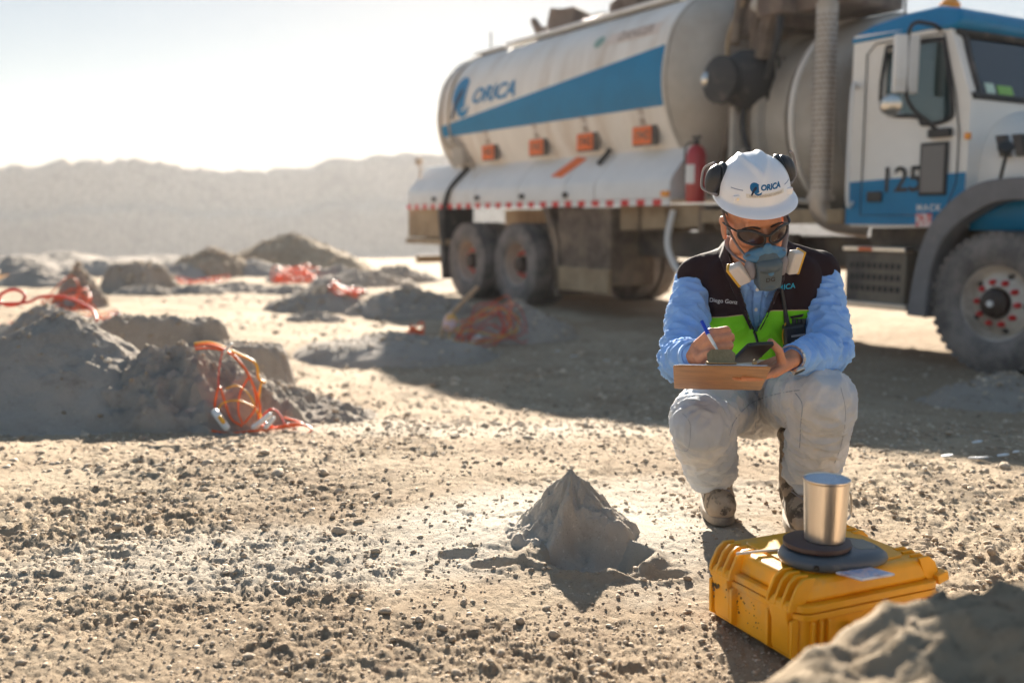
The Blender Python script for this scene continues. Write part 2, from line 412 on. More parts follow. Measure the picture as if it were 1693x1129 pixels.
def ground(x, y, detail=True):
    x = np.asarray(x, float); y = np.asarray(y, float); r = np.hypot(x, y); az = np.arctan2(x, y)
    z = ground0(x, y)
    if detail: z = z + fine(x, y, r)
    front = 1 - sst(R(60), R(85), np.abs(az))
    rim = 33 + 3 * pn2(az * 6, az * 0 + 2.5)
    pit = sst(0, 34, r - rim) * front
    top = CAM_H + 320 * np.interp(az, _az, _el) + 1.1 * pn2(az * 40, r * .02) + .5 * pn2(az * 130, r * .02)
    wall = np.clip((r - 262 - 6 * pn2(az * 9, az * 0)) / 58, 0, 1)
    st = wall * 3.2; bench = (np.floor(st) + sst(.3, 1, st - np.floor(st))) / 3.2; bench = np.clip(.25 * wall + .75 * bench, 0, 1)
    zp = -26 + (top + 26) * bench + (2.6 * np.abs(fbm(x, y, .045, 4, .6)) - 1.2 * np.abs(pn2(az * 60, r * .012)) * 1.5) * sst(262, 285, r) * (1 - sst(310, 325, r))
    z = z * (1 - pit) + zp * pit
    return z
def g1(x, y, detail=True): return float(ground(np.array([x]), np.array([y]), detail)[0])

rad = [.25, .45, .65, .8, .95]
while rad[-1] < 4.4: rad.append(rad[-1] * (1.0036 if rad[-1] > 1.45 else 1.012))
while rad[-1] < 7.5: rad.append(rad[-1] * 1.0065)
while rad[-1] < 36: rad.append(rad[-1] * 1.013)
while rad[-1] < 258: rad.append(rad[-1] * 1.06)
while rad[-1] < 326: rad.append(rad[-1] + 1.5)
rad += [332, 345, 365, 390, 420]
ang = list(np.arange(-34, 34.01, .115)) ; ang += list(np.arange(35, 326, 1.25))
ang = np.radians(np.array(ang)); rad = np.array(rad); na = len(ang); nr = len(rad)
A_, R_ = np.meshgrid(ang, rad); X_ = (R_ * np.sin(A_)).ravel(); Y_ = (R_ * np.cos(A_)).ravel(); Z_ = ground(X_, Y_)
ii, jj = np.meshgrid(np.arange(nr - 1), np.arange(na), indexing='ij'); j2 = (jj + 1) % na
quads = np.stack([ii * na + jj, (ii + 1) * na + jj, (ii + 1) * na + j2, ii * na + j2], -1).reshape(-1, 4)[:, ::-1]
vs = np.stack([X_, Y_, Z_], -1); cz = g1(0, 0); vs = np.vstack([vs, [0, 0, cz]])
tris = np.stack([np.arange(na), (np.arange(na) + 1) % na, np.full(na, len(vs) - 1)], -1)
def np_mesh(name, v, q, t=None):
    me = bpy.data.meshes.new(name); nq = len(q); ntr = 0 if t is None else len(t)
    me.vertices.add(len(v)); me.vertices.foreach_set('co', np.asarray(v, dtype=np.float32).ravel())
    idx = q.ravel() if ntr == 0 else np.concatenate([q.ravel(), t.ravel()]); k = q.shape[1] if nq else 3
    me.loops.add(len(idx)); me.loops.foreach_set('vertex_index', idx.astype(np.int32))
    st = np.arange(nq) * k
    if ntr: st = np.concatenate([st, nq * k + np.arange(ntr) * 3])
    me.polygons.add(nq + ntr); me.polygons.foreach_set('loop_start', st.astype(np.int32))
    me.update(calc_edges=True); me.validate(); return me
me = np_mesh('ground', vs, quads, tris); me.materials.append(M['dirt'])
if me.polygons[na * 5].normal.z < 0: me.flip_normals()
tag(link('ground', me, None, 180), kind='structure')

# ------------------------------------------------------------------ mounds
def mound(name, label, cx, cy, rx, ry, h, rot=0, p=1.25, warp=.22, rough=.12, seed=0, mt='cuttings', steep=0, nr_=46, na_=110, ridges=0, gully=0, cat='dirt mound', group='heaps of drilled dirt'):
    rr = np.linspace(0, 1.18, nr_ + 1)[1:]; aa = np.linspace(0, 2 * np.pi, na_, endpoint=False)
    Aa, Rr = np.meshgrid(aa, rr); ca, sa = math.cos(rot), math.sin(rot)
    lx = np.append(0, (Rr * np.cos(Aa)).ravel()) * rx; ly = np.append(0, (Rr * np.sin(Aa)).ravel()) * ry
    x = cx + lx * ca - ly * sa; y = cy + lx * sa + ly * ca
    d = np.hypot(lx / rx, ly / ry); th = np.arctan2(ly, lx)
    f = 1 / max(rx, ry)
    d2 = d * (1 + warp * fbm(x + seed * 3.1, y - seed, 1.3 * f, 3)) + warp * .25 * fbm(x, y + seed, 3.3 * f, 3) * np.minimum(d * 3, 1)
    if ridges: d2 = d2 * (1 + .10 * np.sin(ridges * th + 2.2 * np.sin(th * 2 + seed)) * np.clip(d * 3, 0, 1))
    if steep:
        hh = 1 - sst(steep, 1, d2)
    else: hh = np.clip(1 - d2, 0, None) ** p
    if gully: hh = hh + gully * (pn2(np.cos(th) * 3.2 + seed, np.sin(th) * 3.2) * .6 - np.abs(pn2(np.cos(th) * 7 + seed + .3 * d, np.sin(th) * 7)) * .5) * np.clip(d * 2.5, 0, 1) * np.clip(1.1 - d, 0, 1)
    env = 1 - sst(.85, 1.15, d)
    det = (rough * h * fbm(x, y + seed, 5 * f, 5, .6) + rough * .35 * h * np.abs(fbm(x + 2, y + seed, 14 * f, 4, .65)) + .006 * fbm(x, y, 30, 3)) * env * np.clip(d * 6 + .4, 0, 1)
    if seed == 37: hh = hh * (1 + .34 * (x - .55)) ; det = det + .02 * env * fbm(x, y, 9, 4, .65) * np.clip(hh * 2, 0, 1)
    z = ground(x, y, False) + h * hh + det - .035 * sst(.9, 1.15, d) - .004
    i_, j_ = np.meshgrid(np.arange(nr_ - 1), np.arange(na_), indexing='ij'); jn = (j_ + 1) % na_
    q = np.stack([1 + i_ * na_ + j_, 1 + (i_ + 1) * na_ + j_, 1 + (i_ + 1) * na_ + jn, 1 + i_ * na_ + jn], -1).reshape(-1, 4)
    t = np.stack([np.zeros(na_, int), 1 + np.arange(na_), 1 + (np.arange(na_) + 1) % na_], -1)
    me = np_mesh(name, np.stack([x, y, z], -1), q, t); me.materials.append(M[mt])
    o = link(name, me, None, 180); tag(o, label, cat, group); MOUNDS.append(o); return o
MOUNDS = []
mound('dirt_cone', 'small sharp grey cone of drill dust standing beside a hollow in mid ground', .16, 2.64, .185, .19, .158, p=1.35, warp=.34, rough=.13, seed=4, ridges=5, gully=.34, mt='powder', nr_=70, na_=180, cat='dirt cone', group=None)
mound('dirt_mound', 'sharp peaked grey mound at the far left, lit along its right ridge', -2.22, 4.85, 1.0, .72, .54, p=1.15, warp=.24, rough=.10, seed=5, nr_=70, na_=200)
mound('dirt_mound', 'lumpy crusted mound with orange cords hanging over its right end', -1.60, 4.78, .64, .5, .38, p=.8, warp=.35, rough=.32, seed=8, nr_=80, na_=220)
mound('dirt_mound', 'low rubble apron spreading right of the corded mound', -1.25, 5.15, .55, .6, .17, p=1.1, warp=.3, rough=.5, seed=9, nr_=60, na_=160)
mound('dirt_mound', 'steep shaded bank of dirt rising behind the corded mound', -2.25, 6.35, .6, .36, .50, steep=.55, warp=.3, rough=.12, seed=12, nr_=60, na_=160)
mound('dirt_mound', 'lower right lobe of shaded bank behind the cords', -1.72, 6.1, .46, .36, .36, steep=.55, warp=.3, rough=.12, seed=13, nr_=60, na_=160)
mound('dirt_mound', 'rounded dark mound at the left edge under red cord loop', -3.35, 6.7, .55, .5, .30, p=.8, warp=.25, rough=.15, seed=15)
mound('dirt_mound', 'brown crumbly mound under the bright orange cords, far left', -4.0, 8.6, 1.0, .8, .50, p=.9, warp=.3, rough=.2, seed=17, mt='cuttings')
mound('dirt_mound', 'small heap behind the left bank carrying yellow cord', -3.0, 7.8, .55, .5, .26, p=.9, warp=.3, rough=.2, seed=19)
mound('dirt_mound', 'broad mound in lorry shade left of the cord tangle and stake', -1.05, 8.9, .95, .7, .22, p=.7, warp=.2, rough=.1, seed=21)
mound('dirt_mound', 'pale mound in shade behind the wooden stake and cords', .05, 10.2, .62, .5, .40, p=.8, warp=.2, rough=.1, seed=23)
mound('dirt_mound', 'dark ragged heap beside the rear wheels of the lorry', -1.35, 13.0, .9, .6, .36, p=.7, warp=.4, rough=.2, seed=25)
mound('dirt_mound', 'dark low heap just left of the ragged heap by the lorry', -2.6, 13.8, .9, .6, .3, p=.8, warp=.3, rough=.2, seed=26)
mound('dirt_mound', 'large rounded brown mound on the skyline of the bench', -5.4, 24.5, 2.0, 1.5, .95, p=.75, warp=.15, rough=.06, seed=27, mt='dirt')
mound('dirt_mound', 'medium brown mound left of the large rounded one', -6.7, 22.3, 1.2, 1.0, .62, p=.8, warp=.2, rough=.1, seed=29, mt='dirt')
mound('dirt_mound', 'dark square shouldered heap on the far bench, left part', -6.6, 17.6, .75, .6, .45, steep=.5, warp=.25, rough=.15, seed=31)
mound('dirt_mound', 'pointed dark heap behind the bright orange cords', -6.05, 13.9, .40, .4, .62, p=.9, warp=.25, rough=.15, seed=33)
mound('dirt_mound', 'low gravel heap against front wheel of the lorry', 3.35, 6.55, .62, .45, .2, p=.7, warp=.3, rough=.25, seed=35)
mound('dirt_mound', 'blurred pale mound filling the near right corner', 1.08, .96, 1.14, .66, .335, steep=.74, warp=.2, rough=.2, seed=37, nr_=110, na_=300, mt='dirt')
for k, (px_, py_, s_, h_) in enumerate([(20, 447, 1.0, .4), (165, 452, .9, .35), (300, 455, .8, .3), (420, 452, .9, .35), (500, 462, .7, .3), (560, 462, .8, .32), (60, 470, .9, .35), (350, 440, 1.6, .45), (100, 436, 1.8, .4), (250, 437, 1.8, .35)]):
    q = PZ(px_, py_ + 4, -.45)
    s_ *= q.y / 18
    lb = ['low heap at left end of the far row', 'flat heap in far row, above the orange cord pile', 'small heap in far row beside square dark heap', 'small heap in the far row under the medium brown mound', 'low heap under left foot of the large rounded mound', 'low heap under right foot of the large rounded mound', 'ragged heap near the far left orange cords', 'long low bank left of the medium brown mound', 'long low bank at the pit edge, far left', 'long low bank at the pit edge, left of centre'][k]
    mound('dirt_mound', lb, q.x, q.y, s_, s_ * .7, h_, p=.8, warp=.3, rough=.25, seed=50 + k, nr_=26, na_=60)

for k, (px_, py_, s_, h_, lb) in enumerate([(480, 482, .55, .14, 'flat rubble patch below the bright orange cord heap'), (392, 479, .6, .13, 'flat rubble patch under the far row, centre left'), (325, 484, .5, .12, 'small flat rubble patch right of the long shaded bank'), (236, 486, .5, .14, 'small heap of rubble behind the long shaded bank'), (545, 488, .6, .2, 'grey rubble heap between the two orange cord heaps'), (600, 468, .8, .28, 'grey rubble ridge at the right end of the far row'), (652, 460, .7, .3, 'dark rubble ridge beside the rear bumper of the lorry'), (520, 530, .45, .1, 'very low rubble spread left of the broad shaded mound')]):
    q = PZ(px_, py_ + 4, -.42); s_ *= q.y / 15
    mound('dirt_mound', lb, q.x, q.y, s_, s_ * .7, h_, p=.7, warp=.4, rough=.6, seed=70 + k, nr_=30, na_=70)
# ------------------------------------------------------------------ gravel and stones
dg = bpy.context.evaluated_depsgraph_get(); dg.update()
mv, mf = [], []; off = 0
for o in MOUNDS:
    c_ = coords(o.data); mv.append(c_); mf += [tuple(off + i for i in p_.vertices) for p_ in o.data.polygons]; off += len(c_)
MB_TREE = BVHTree.FromPolygons([tuple(v_) for v_ in np.vstack(mv)], mf)
def surf(x, y, z0):
    h_ = MB_TREE.ray_cast(Vector((x, y, 3)), Vector((0, 0, -1)))
    return z0 if h_[0] is None else max(z0, h_[0].z)

def ico_arr(sub):
    bm = bmesh.new(); bmesh.ops.create_icosphere(bm, subdivisions=sub, radius=1); v_ = np.array([v.co[:] for v in bm.verts]); f_ = np.array([[v.index for v in f.verts] for f in bm.faces]); bm.free(); return v_, f_
iv, itf = ico_arr(1)
def scatter(n, rmin, rmax, a0, a1, smin, smax, pw, dens, onm=False, seed=1):
    g = np.random.default_rng(seed)
    a = np.radians(g.uniform(a0, a1, n)); r = np.sqrt(g.uniform(rmin ** 2, rmax ** 2, n)) if rmax / rmin < 2 else rmin * (rmax / rmin) ** g.uniform(0, 1, n)
    x = r * np.sin(a); y = r * np.cos(a)
    keep = g.uniform(0, 1, n) < dens(x, y); x, y, r = x[keep], y[keep], r[keep]; n = len(x)
    s = smin * (smax / smin) ** (g.uniform(0, 1, n) ** pw)
    return x, y, r, s
def dens(x, y):
    d = .45 + .55 * sst(-.15, .35, fbm(x + 7, y + 3, .9, 3)); d = d * (.55 + .45 * sst(-.2, .2, fbm(x, y, 3, 3)))
    d = np.where(np.hypot(x - .16, y - 2.66) < .26, d * .12, d); d = d + .5 * (1 - sst(1.95, 2.2, y - .1 * np.abs(x)))
    u_ = (x - .557) * .909 + (y - 1.836) * .416; v_ = -(x - .557) * .416 + (y - 1.836) * .909
    return np.where((u_ > .02) & (u_ < .35) & (v_ > .02) & (v_ < .3), 0, d)
def stones_mesh(x, y, z, s, seed, sink=.4):
    n = len(x); g = np.random.default_rng(seed)
    v = iv[None] * (1 + .35 * g.uniform(-1, 1, (n, len(iv), 1))); sc_ = g.uniform(.6, 1.25, (n, 1, 3)); sc_[:, :, 2] *= .68
    v = v * sc_ * s[:, None, None]; th = g.uniform(0, 6.28, n); c_, s_ = np.cos(th)[:, None], np.sin(th)[:, None]
    X = v[..., 0] * c_ - v[..., 1] * s_ + x[:, None]; Y = v[..., 0] * s_ + v[..., 1] * c_ + y[:, None]; Z = v[..., 2] + (z + s * (.5 - sink))[:, None]
    f = (itf[None] + (np.arange(n) * len(iv))[:, None, None]).reshape(-1, 3)
    return np_mesh('gravel', np.stack([X, Y, Z], -1).reshape(-1, 3), f)
x, y, r, s = scatter(100000, 1.25, 10, -31, 31, .0012, .008, 3.2, dens, seed=4); s = s * np.clip(r / 2.2, .8, 2.4)
x2, y2, r2, s2 = scatter(9000, 3.6, 19, -31, 14, .008, .05, 3.2, lambda x, y: .15 + .85 * sst(-.05, .3, fbm(x, y, .5, 3)), seed=14)
k_ = ~((np.abs((x2 - 1.9) * .855 + (y2 - 11) * .518 - .9) < 2.0) & (y2 > 5)); x2, y2, s2 = x2[k_], y2[k_], s2[k_] * np.clip(np.hypot(x2, y2)[k_] / 9, .5, 1.3)
x = np.append(x, x2); y = np.append(y, y2); s = np.append(s, s2)
z = ground(x, y)
me = stones_mesh(x, y, z, s, 5); me.materials.append(M['stone'])
tag(link('gravel', me, None, 0), kind='stuff')
# crumbs lying on the mounds
g_ = np.random.default_rng(8); xs, ys, zs, ss = [], [], [], []
for o in MOUNDS[1:19]:
    c_ = coords(o.data); k_ = g_.choice(len(c_), min(len(c_), 420)); c_ = c_[k_]
    for q in c_:
        zz = g1(q[0], q[1], False)
        if q[2] > zz + .01: xs.append(q[0]); ys.append(q[1]); zs.append(q[2]); ss.append(.004 * 4 ** (g_.uniform() ** 2) * max(math.hypot(q[0], q[1]) / 5, .55))
me = stones_mesh(np.array(xs), np.array(ys), np.array(zs), np.array(ss), 9); me.materials.append(M['stone'])
tag(link('crumbs', me, None, 0), kind='stuff')

# single stones
i2v, i2f = ico_arr(2); SM = []
for k in range(9):
    g = np.random.default_rng(60 + k); v = i2v.copy()
    for c_ in range(11):
        nrm = g.normal(size=3); nrm /= np.linalg.norm(nrm); d = g.uniform(.55, .85); dd = v @ nrm; v = v - nrm * np.clip(dd - d, 0, None)[:, None] * .95
    v = v * (1 + .05 * g.normal(size=(len(v), 1))) * g.uniform([.9, .65, .45], [1.3, 1, .75])
    me = np_mesh('stone', v, i2f); me.materials.append(M['stone']); SM.append(me)
def stone(x, y, s, label, k=None, group='loose stones on the dirt'):
    me = SM[random.randrange(9) if k is None else k]; o = bpy.data.objects.new('stone', me); col.objects.link(o)
    o.location = (x, y, surf(x, y, g1(x, y)) + s * .28); o.rotation_euler = (random.uniform(-.3, .3), random.uniform(-.3, .3), random.uniform(0, 6.28)); o.scale = (s,) * 3
    tag(o, label, 'stone', group); return o
for px_, py_, s_, lb in [(568, 832, 11, 'upright stone topping the little cluster left of the dust cone'), (585, 848, 10, 'stone at the right of the little cluster left of the dust cone'), (550, 850, 9, 'stone at the left of the little cluster left of the dust cone'), (622, 909, 17, 'smooth pale stone below and right of the little cluster'), (412, 1078, 22, 'long tan stone near the bottom edge, left of centre'), (708, 942, 12, 'round stone left of the shallow hollows by the dust cone'), (572, 1000, 10, 'small upright stone on the gravel, lower centre'), (541, 1074, 15, 'blunt stone right of the long tan stone near the bottom'), (236, 1024, 10, 'dark stone near bottom left, left one of a pair'), (258, 1026, 10, 'dark stone near bottom left, right one of a pair'), (193, 964, 9, 'leaning stone at left, on the smooth dust'), (36, 1096, 18, 'dark block of stone at the bottom left corner'), (420, 900, 11, 'pale stone alone on bright dust left of centre'), (860, 1022, 16, 'rounded stone at lower centre under the dust cone'), (1137, 953, 14, 'round stone beside the left end of the yellow case'), (1140, 1002, 12, 'stone in the shadow by the yellow case'), (1186, 1040, 18, 'blocky stone under the near left face of the case'), (1155, 1085, 13, 'stone in shadow below the yellow case'), (1608, 778, 13, 'left one of two rounded stones at the shadow edge right of the man'), (1630, 775, 13, 'right one of two rounded stones at the shadow edge right of the man'), (1558, 903, 14, 'stone pair member, left, right of the steel cup'), (1640, 912, 20, 'large stone at right between the case and the mound'), (1636, 896, 16, 'stone leaning behind the large stone at right'), (1700, 800, 16, 'stone at the right edge of the shade'), (730, 1035, 17, 'knobbly stone in the gravel at lower centre'), (1010, 1090, 19, 'stone in the gravel near the bottom, right of centre'), (130, 1060, 12, 'brown stone near the bottom left corner block')]:
    q = PZ(px_, py_, -.0); s = s_ / FPX * q.y * .62
    stone(q.x, q.y, s, lb, group=None)
areas = [('small angular stone loose on bright gravel in the left foreground', -25, -8, 1.75, 3.2, 62), ('small angular stone in the coarse gravel at the bottom centre', -8, 9.5, 1.75, 2.3, 70), ('small stone on open dirt beyond the dust cone', -12, 8, 3.0, 5.5, 60), ('small stone on the sunlit dirt right of the squatting man', 20, 27, 2.6, 4.2, 36), ('small stone on the dirt before the left mounds', -27, -12, 3.2, 4.0, 34)]
rs = random.Random(5)
for lb, a0, a1, r0, r1, n in areas:
    for k in range(n):
        a = R(rs.uniform(a0, a1)); rr_ = rs.uniform(r0, r1); x_, y_ = rr_ * math.sin(a), rr_ * math.cos(a)
        if math.hypot(x_ - .16, y_ - 2.62) < .3: continue
        stone(x_, y_, (.0042 + .013 * rs.random() ** 4) * rr_ / 2.2, lb)
# ------------------------------------------------------------------ text and emblems laid on surfaces
def text_verts(body, size, bold=.0, shear=0, spacing=1):
    cu = bpy.data.curves.new('t', 'FONT'); cu.body = body; cu.size = size; cu.offset = bold; cu.shear = shear; cu.space_character = spacing
    cu.align_x = 'CENTER'; cu.align_y = 'CENTER'; cu.resolution_u = 3
    o = bpy.data.objects.new('t', cu); col.objects.link(o); me = evaluated(o); bpy.data.objects.remove(o)
    bm = bmesh.new(); bm.from_mesh(me); bmesh.ops.triangulate(bm, faces=bm.faces)
    for _ in range(2):
        es = [e for e in bm.edges if e.calc_length() > size * .35]
        if es: bmesh.ops.subdivide_edges(bm, edges=es, cuts=1); bmesh.ops.triangulate(bm, faces=bm.faces)
    r = ([v.co[:2] for v in bm.verts], [tuple(v.index for v in f.verts) for f in bm.faces]); bm.free(); return r
def poly_verts(poly, cutlen):
    bm = bmesh.new(); vs = [bm.verts.new((a, b, 0)) for a, b in poly]; bm.faces.new(vs); bmesh.ops.triangulate(bm, faces=bm.faces)
    for _ in range(5):
        es = [e for e in bm.edges if e.calc_length() > cutlen]
        if not es: break
        bmesh.ops.subdivide_edges(bm, edges=es, cuts=1); bmesh.ops.triangulate(bm, faces=bm.faces)
    bm.verts.index_update()
    r = ([v.co[:2] for v in bm.verts], [tuple(v.index for v in f.verts) for f in bm.faces]); bm.free(); return r
def decal(name, vf, mp, m, parent, label=None):
    """mp(a, b) -> point on the surface, a few mm proud"""
    mb = MB(); mb.add([mp(a, b) for a, b in vf[0]], vf[1]); me = bpy.data.meshes.new(name); me.from_pydata(mb.v, [], mb.f); me.update(); me.materials.append(m)
    o = bpy.data.objects.new(name, me); col.objects.link(o)
    if parent: o.parent = parent
    if label: o['label'] = label
    return o
def emblem(s):
    """open ring with a dark striding figure and a foot sweep"""
    ring = []
    for k in range(29):
        a = R(35 + 280 * k / 28); ring.append((s * .5 * math.cos(a), s * .5 * math.sin(a) + .08 * s))
    for k in range(28, -1, -1):
        a = R(35 + 280 * k / 28); t = .40 - .13 * math.sin(math.pi * k / 28); ring.append((s * (t * math.cos(a) + .03), s * t * math.sin(a) + .08 * s))
    fig = [(-.52, -.62), (-.38, -.64), (-.12, -.22), (.1, .0), (.16, .2), (.04, .24), (-.14, .1), (-.34, -.2)]
    sw = [(-.2, -.28), (.05, -.42), (.3, -.44), (.62, -.3), (.5, -.56), (.2, -.66), (-.1, -.52)]
    return ring, [(a * s, b * s) for a, b in fig], [(a * s, b * s) for a, b in sw]

# ------------------------------------------------------------------ the lorry
FX, FY = .5182, -.8553; LX, LY = .8553, .5182
truck = empty('tanker_truck', (3.76 + 1.25 * LX, 7.756 + 1.25 * LY, -.36), math.atan2(FY, FX))
tag(truck, 'white and blue explosives tanker lorry numbered 125 parked behind the squatting man', 'truck')
T = truck
# tank
prof = [(0, 3.78), (.35, 3.76), (.65, 3.69), (.9, 3.53), (1.08, 3.3), (1.17, 3.02), (1.2, 2.75), (1.17, 2.5), (1.08, 2.24), (.93, 2.0), (.74, 1.76), (.52, 1.56), (.25, 1.46), (0, 1.44)]
hp = spline([(a, b, 0) for a, b in prof], 3); half = [(p.x, p.y) for p in hp]
ring = [(-a, b) for a, b in half] + [(a, b) for a, b in reversed(half[1:-1])]     # y (near side negative), z
zc = 2.62
def wz(z):
    zs = [b for a, b in half][::-1]; ws = [a for a, b in half][::-1]; return float(np.interp(z, zs, ws))
def loft(mb, sections, ring, mi=0):
    n = len(ring); vs = []; fs = []
    for X, s, dz in sections:
        for a, b in ring: vs.append((X, a * s, zc + (b - zc) * s + dz))
    for i in range(len(sections) - 1):
        for k in range(n): k2 = (k + 1) % n; fs.append((i * n + k, i * n + k2, (i + 1) * n + k2, (i + 1) * n + k))
    fs.append(tuple(range(n))[::-1]); fs.append(tuple((len(sections) - 1) * n + k for k in range(n)))
    mb.add(vs, fs, mi)
m = MB(); loft(m, [(-9.55, 1, 0)] + [(-9.55 + 5.5 * k / 20, 1, 0) for k in range(1, 21)], ring)
tank = m.build('tank', M['tank_paint'], T, 40)
m = MB(); loft(m, [(-9.56, 1.004, 0), (-9.66, .985, 0), (-9.8, .93, 0), (-9.93, .8, 0), (-10.02, .6, 0), (-10.07, .3, 0), (-10.08, .02, 0)], ring); m.build('tank_end', M['tank_paint'], T, 60)
m = MB(); loft(m, [(-4.05, 1.004, 0), (-3.92, .985, 0), (-3.76, .93, 0), (-3.62, .8, 0), (-3.52, .6, 0), (-3.46, .3, 0), (-3.45, .02, 0)], ring); m.build('tank_end', M['gray_paint'], T, 60)
for X in (-9.5, -9.22, -4.08):
    m = MB(); loft(m, [(X - .025, 1.012, 0), (X + .025, 1.012, 0)], ring); m.build('tank_band', M['frame_tan'] if X > -9.4 and X < -5 else M['gray_paint'], T, 30)
# blue stripe, thin film following the shell
def tsurf(X, z, o=.006):
    e = .02; w0 = wz(z); d = (wz(z + e) - wz(z - e)) / (2 * e); L_ = math.hypot(1, d)
    return Vector((X, -(w0 + o / L_), z - o * d / L_ * -1 * -1))
m = MB(); NX = 60
def sfn(u, v):
    X = -9.54 + u * 5.4; top = 2.62 + (3.12 - 2.62) * u ** 1.05; bot = 2.46
    return tsurf(X, bot + (top - bot) * v)
m.grid(sfn, NX, 6); m.build('stripe', M['blue_paint'], T, 60)
M['logo_blue'] = mat('logo blue', (.01, .2, .42), .5); M['logo_dark'] = mat('logo navy', (.01, .02, .06), .5)
def tmap(X0, z0, k=1.): return lambda a, b: tsurf(X0 + a, z0 + b * k, .009)
decal('lettering', text_verts('ORICA', .42, .012, .25, .95), tmap(-7.9, 2.97, .72), M['logo_blue'], T)
rg, fg, sw = emblem(.50)
decal('emblem', poly_verts(rg, .08), tmap(-8.88, 3.02), M['logo_blue'], T); decal('emblem', poly_verts(sw, .08), tmap(-8.88, 3.02), M['logo_blue'], T)
decal('emblem', poly_verts(fg, .08), lambda a, b: tsurf(-8.88 + a, 3.02 + b, .013), M['logo_dark'], T)
M['faded_print'] = mat('faded print', (.36, .27, .22), .7); M['faded_sign'] = mat('faded notice', (.72, .6, .52), .6, var=.1)
m = MB(); m.grid(lambda u, v: tsurf(-5.32 + .98 * u, 3.27 + .14 * v, .006), 6, 3); nb = m.build('notice', M['faded_sign'], T)
decal('lettering', text_verts('DANGER', .16, .002), tmap(-4.78, 3.34), M['faded_print'], T)
decal('emblem', poly_verts([(.1 * math.cos(k), .07 * math.sin(k)) for k in [i * .52 for i in range(12)]], .06), tmap(-5.5, 3.34), mat('faded green', (.25, .38, .33), .6), T)
# placards on hinged carriers, with faint stencils above
for X in (-8.17, -6.86, -5.72, -4.58):
    z = 2.16; y = -wz(z) - .06
    m = MB(); m.box((X + .03, y + .02, z), (.44, .03, .24)); pl = m.build('placard_carrier', M['frame_dark'], T, bevel=.004)
    m = MB(); m.box((X - .015, y - .004, z), (.34, .012, .2)); p2 = m.build('placard', M['orange'], pl, bevel=.003)
    decal('lettering', text_verts('1942', .15, .003), (lambda X_, y_: (lambda a, b: Vector((X_ + a, y_ - .012, 2.16 + b))))(X - .015, y), M['frame_brown'], pl)
    decal('lettering', text_verts('TK\n88', .11, .001), tmap(X + .02, 2.37), M['faded_print'], T)
# side panels over the wheels
Xs = [-10.62, -9.35, -8.3, -7.1, -5.95, -5.3, -3.88]
pf = [(-1.26, 1.42), (-1.265, 1.6), (-1.23, 1.68), (-.88, 2.06), (-.7, 2.06), (-.7, 1.42)]
for a, b in zip(Xs, Xs[1:]):
    m = MB(); m.prism(pf, lambda p, q, t: Vector((t, p, q)), a + .008, b - .008); m.build('side_panel', M['panel_paint'], T, 30, .01)
m = MB(); m.prism(pf, lambda p, q, t: Vector((t, -p, q)), Xs[0], Xs[-1]); m.build('side_panel', M['panel_paint'], T, 30, .01)
m = MB(); m.box((-7.25, 0, 1.47), (6.7, 1.3, .08)); m.build('deck', M['frame_tan'], T)
m0 = None
for k in range(46):
    X = -10.6 + .1463 * (k + .5)
    if m0 is None:
        m = MB(); m.box((0, 0, 0), (.144, .012, .07)); m0 = m.build('reflector', M['red'], T); me_r = m0.data; me_w = me_r.copy(); me_w.materials[0] = M['panel_paint']; o = m0
    else:
        o = bpy.data.objects.new('reflector', me_r if k % 2 == 0 else me_w); col.objects.link(o); o.parent = T
    o.location = (X, -1.268, 1.385)
for X in (-9.6, -8.2, -6.95, -5.9):
    m = MB(); m.cyl((X, -1.262, 1.5), (X, -1.31, 1.5), .035); m.build('latch', M['black_rubber'], T)
def slope(X, t, o): p = Vector((X, -1.23, 1.68)).lerp(Vector((X, -.88, 2.06)), t); return p + Vector((0, -.735, .678)) * o
m = MB(); m.prism([(-6.38, .18), (-6.13, .12), (-5.86, .72), (-6.1, .80)], lambda a, b, t: slope(a, b, t), .004, .018); m.build('warning_plate', M['orange'], T, label if False else 35)
m = MB(); m.tube([slope(-5.42, .95, .05), slope(-5.35, .7, .07), slope(-5.45, .45, .03)], .03); m.build('handle', M['black_rubber'], T)
# chassis
m = MB()
for s in (-.42, .42): m.box((-4.9, s, .87), (11.4, .1, .28))
for X in (-10.2, -8.6, -7.1, -5.4, -3.8, -2.2, 0): m.box((X, 0, .87), (.12, .84, .2))
m.build('chassis', M['frame_dark'], T, bevel=.01)
m = MB(); m.box((-10.1, -.95, 1.12), (1.25, .5, .46)); m.box((-10.1, .95, 1.12), (1.25, .5, .46)); m.box((-9.98, -1.0, .83), (1.5, .5, .09)); m.build('rear_box', M['frame_tan'], T, bevel=.01)
m = MB(); m.box((-10.5, 0, .52), (.14, 2.3, .12)); m.box((-10.5, -.6, .7), (.1, .1, .4)); m.box((-10.5, .6, .7), (.1, .1, .4)); m.build('rear_bumper', M['frame_tan'], T, bevel=.01)
m = MB(); m.box((-5.62, -.85, .86), (1.15, .7, .96), taper=(1, 1)); m.build('tool_box', M['frame_brown'], T, bevel=.02)
m = MB(); m.box((-5.62, -1.215, .44), (1.2, .05, .30)); m.build('tool_box_lid', M['frame_tan'], T, bevel=.01)
m = MB(); m.prism([(-6.5, 1.36), (-6.35, 1.36), (-6.12, .9), (-6.1, .2), (-6.2, .2), (-6.24, .85)], lambda a, b, t: Vector((a, t, b)), -1.24, -.7); m.build('mudflap', M['frame_brown'], T)
m = MB(); m.prism([(-9.55, 1.36), (-9.35, 1.36), (-9.36, .25), (-9.42, .25)], lambda a, b, t: Vector((a, t, b)), -1.24, -.7); m.build('mudflap', M['black_rubber'], T)
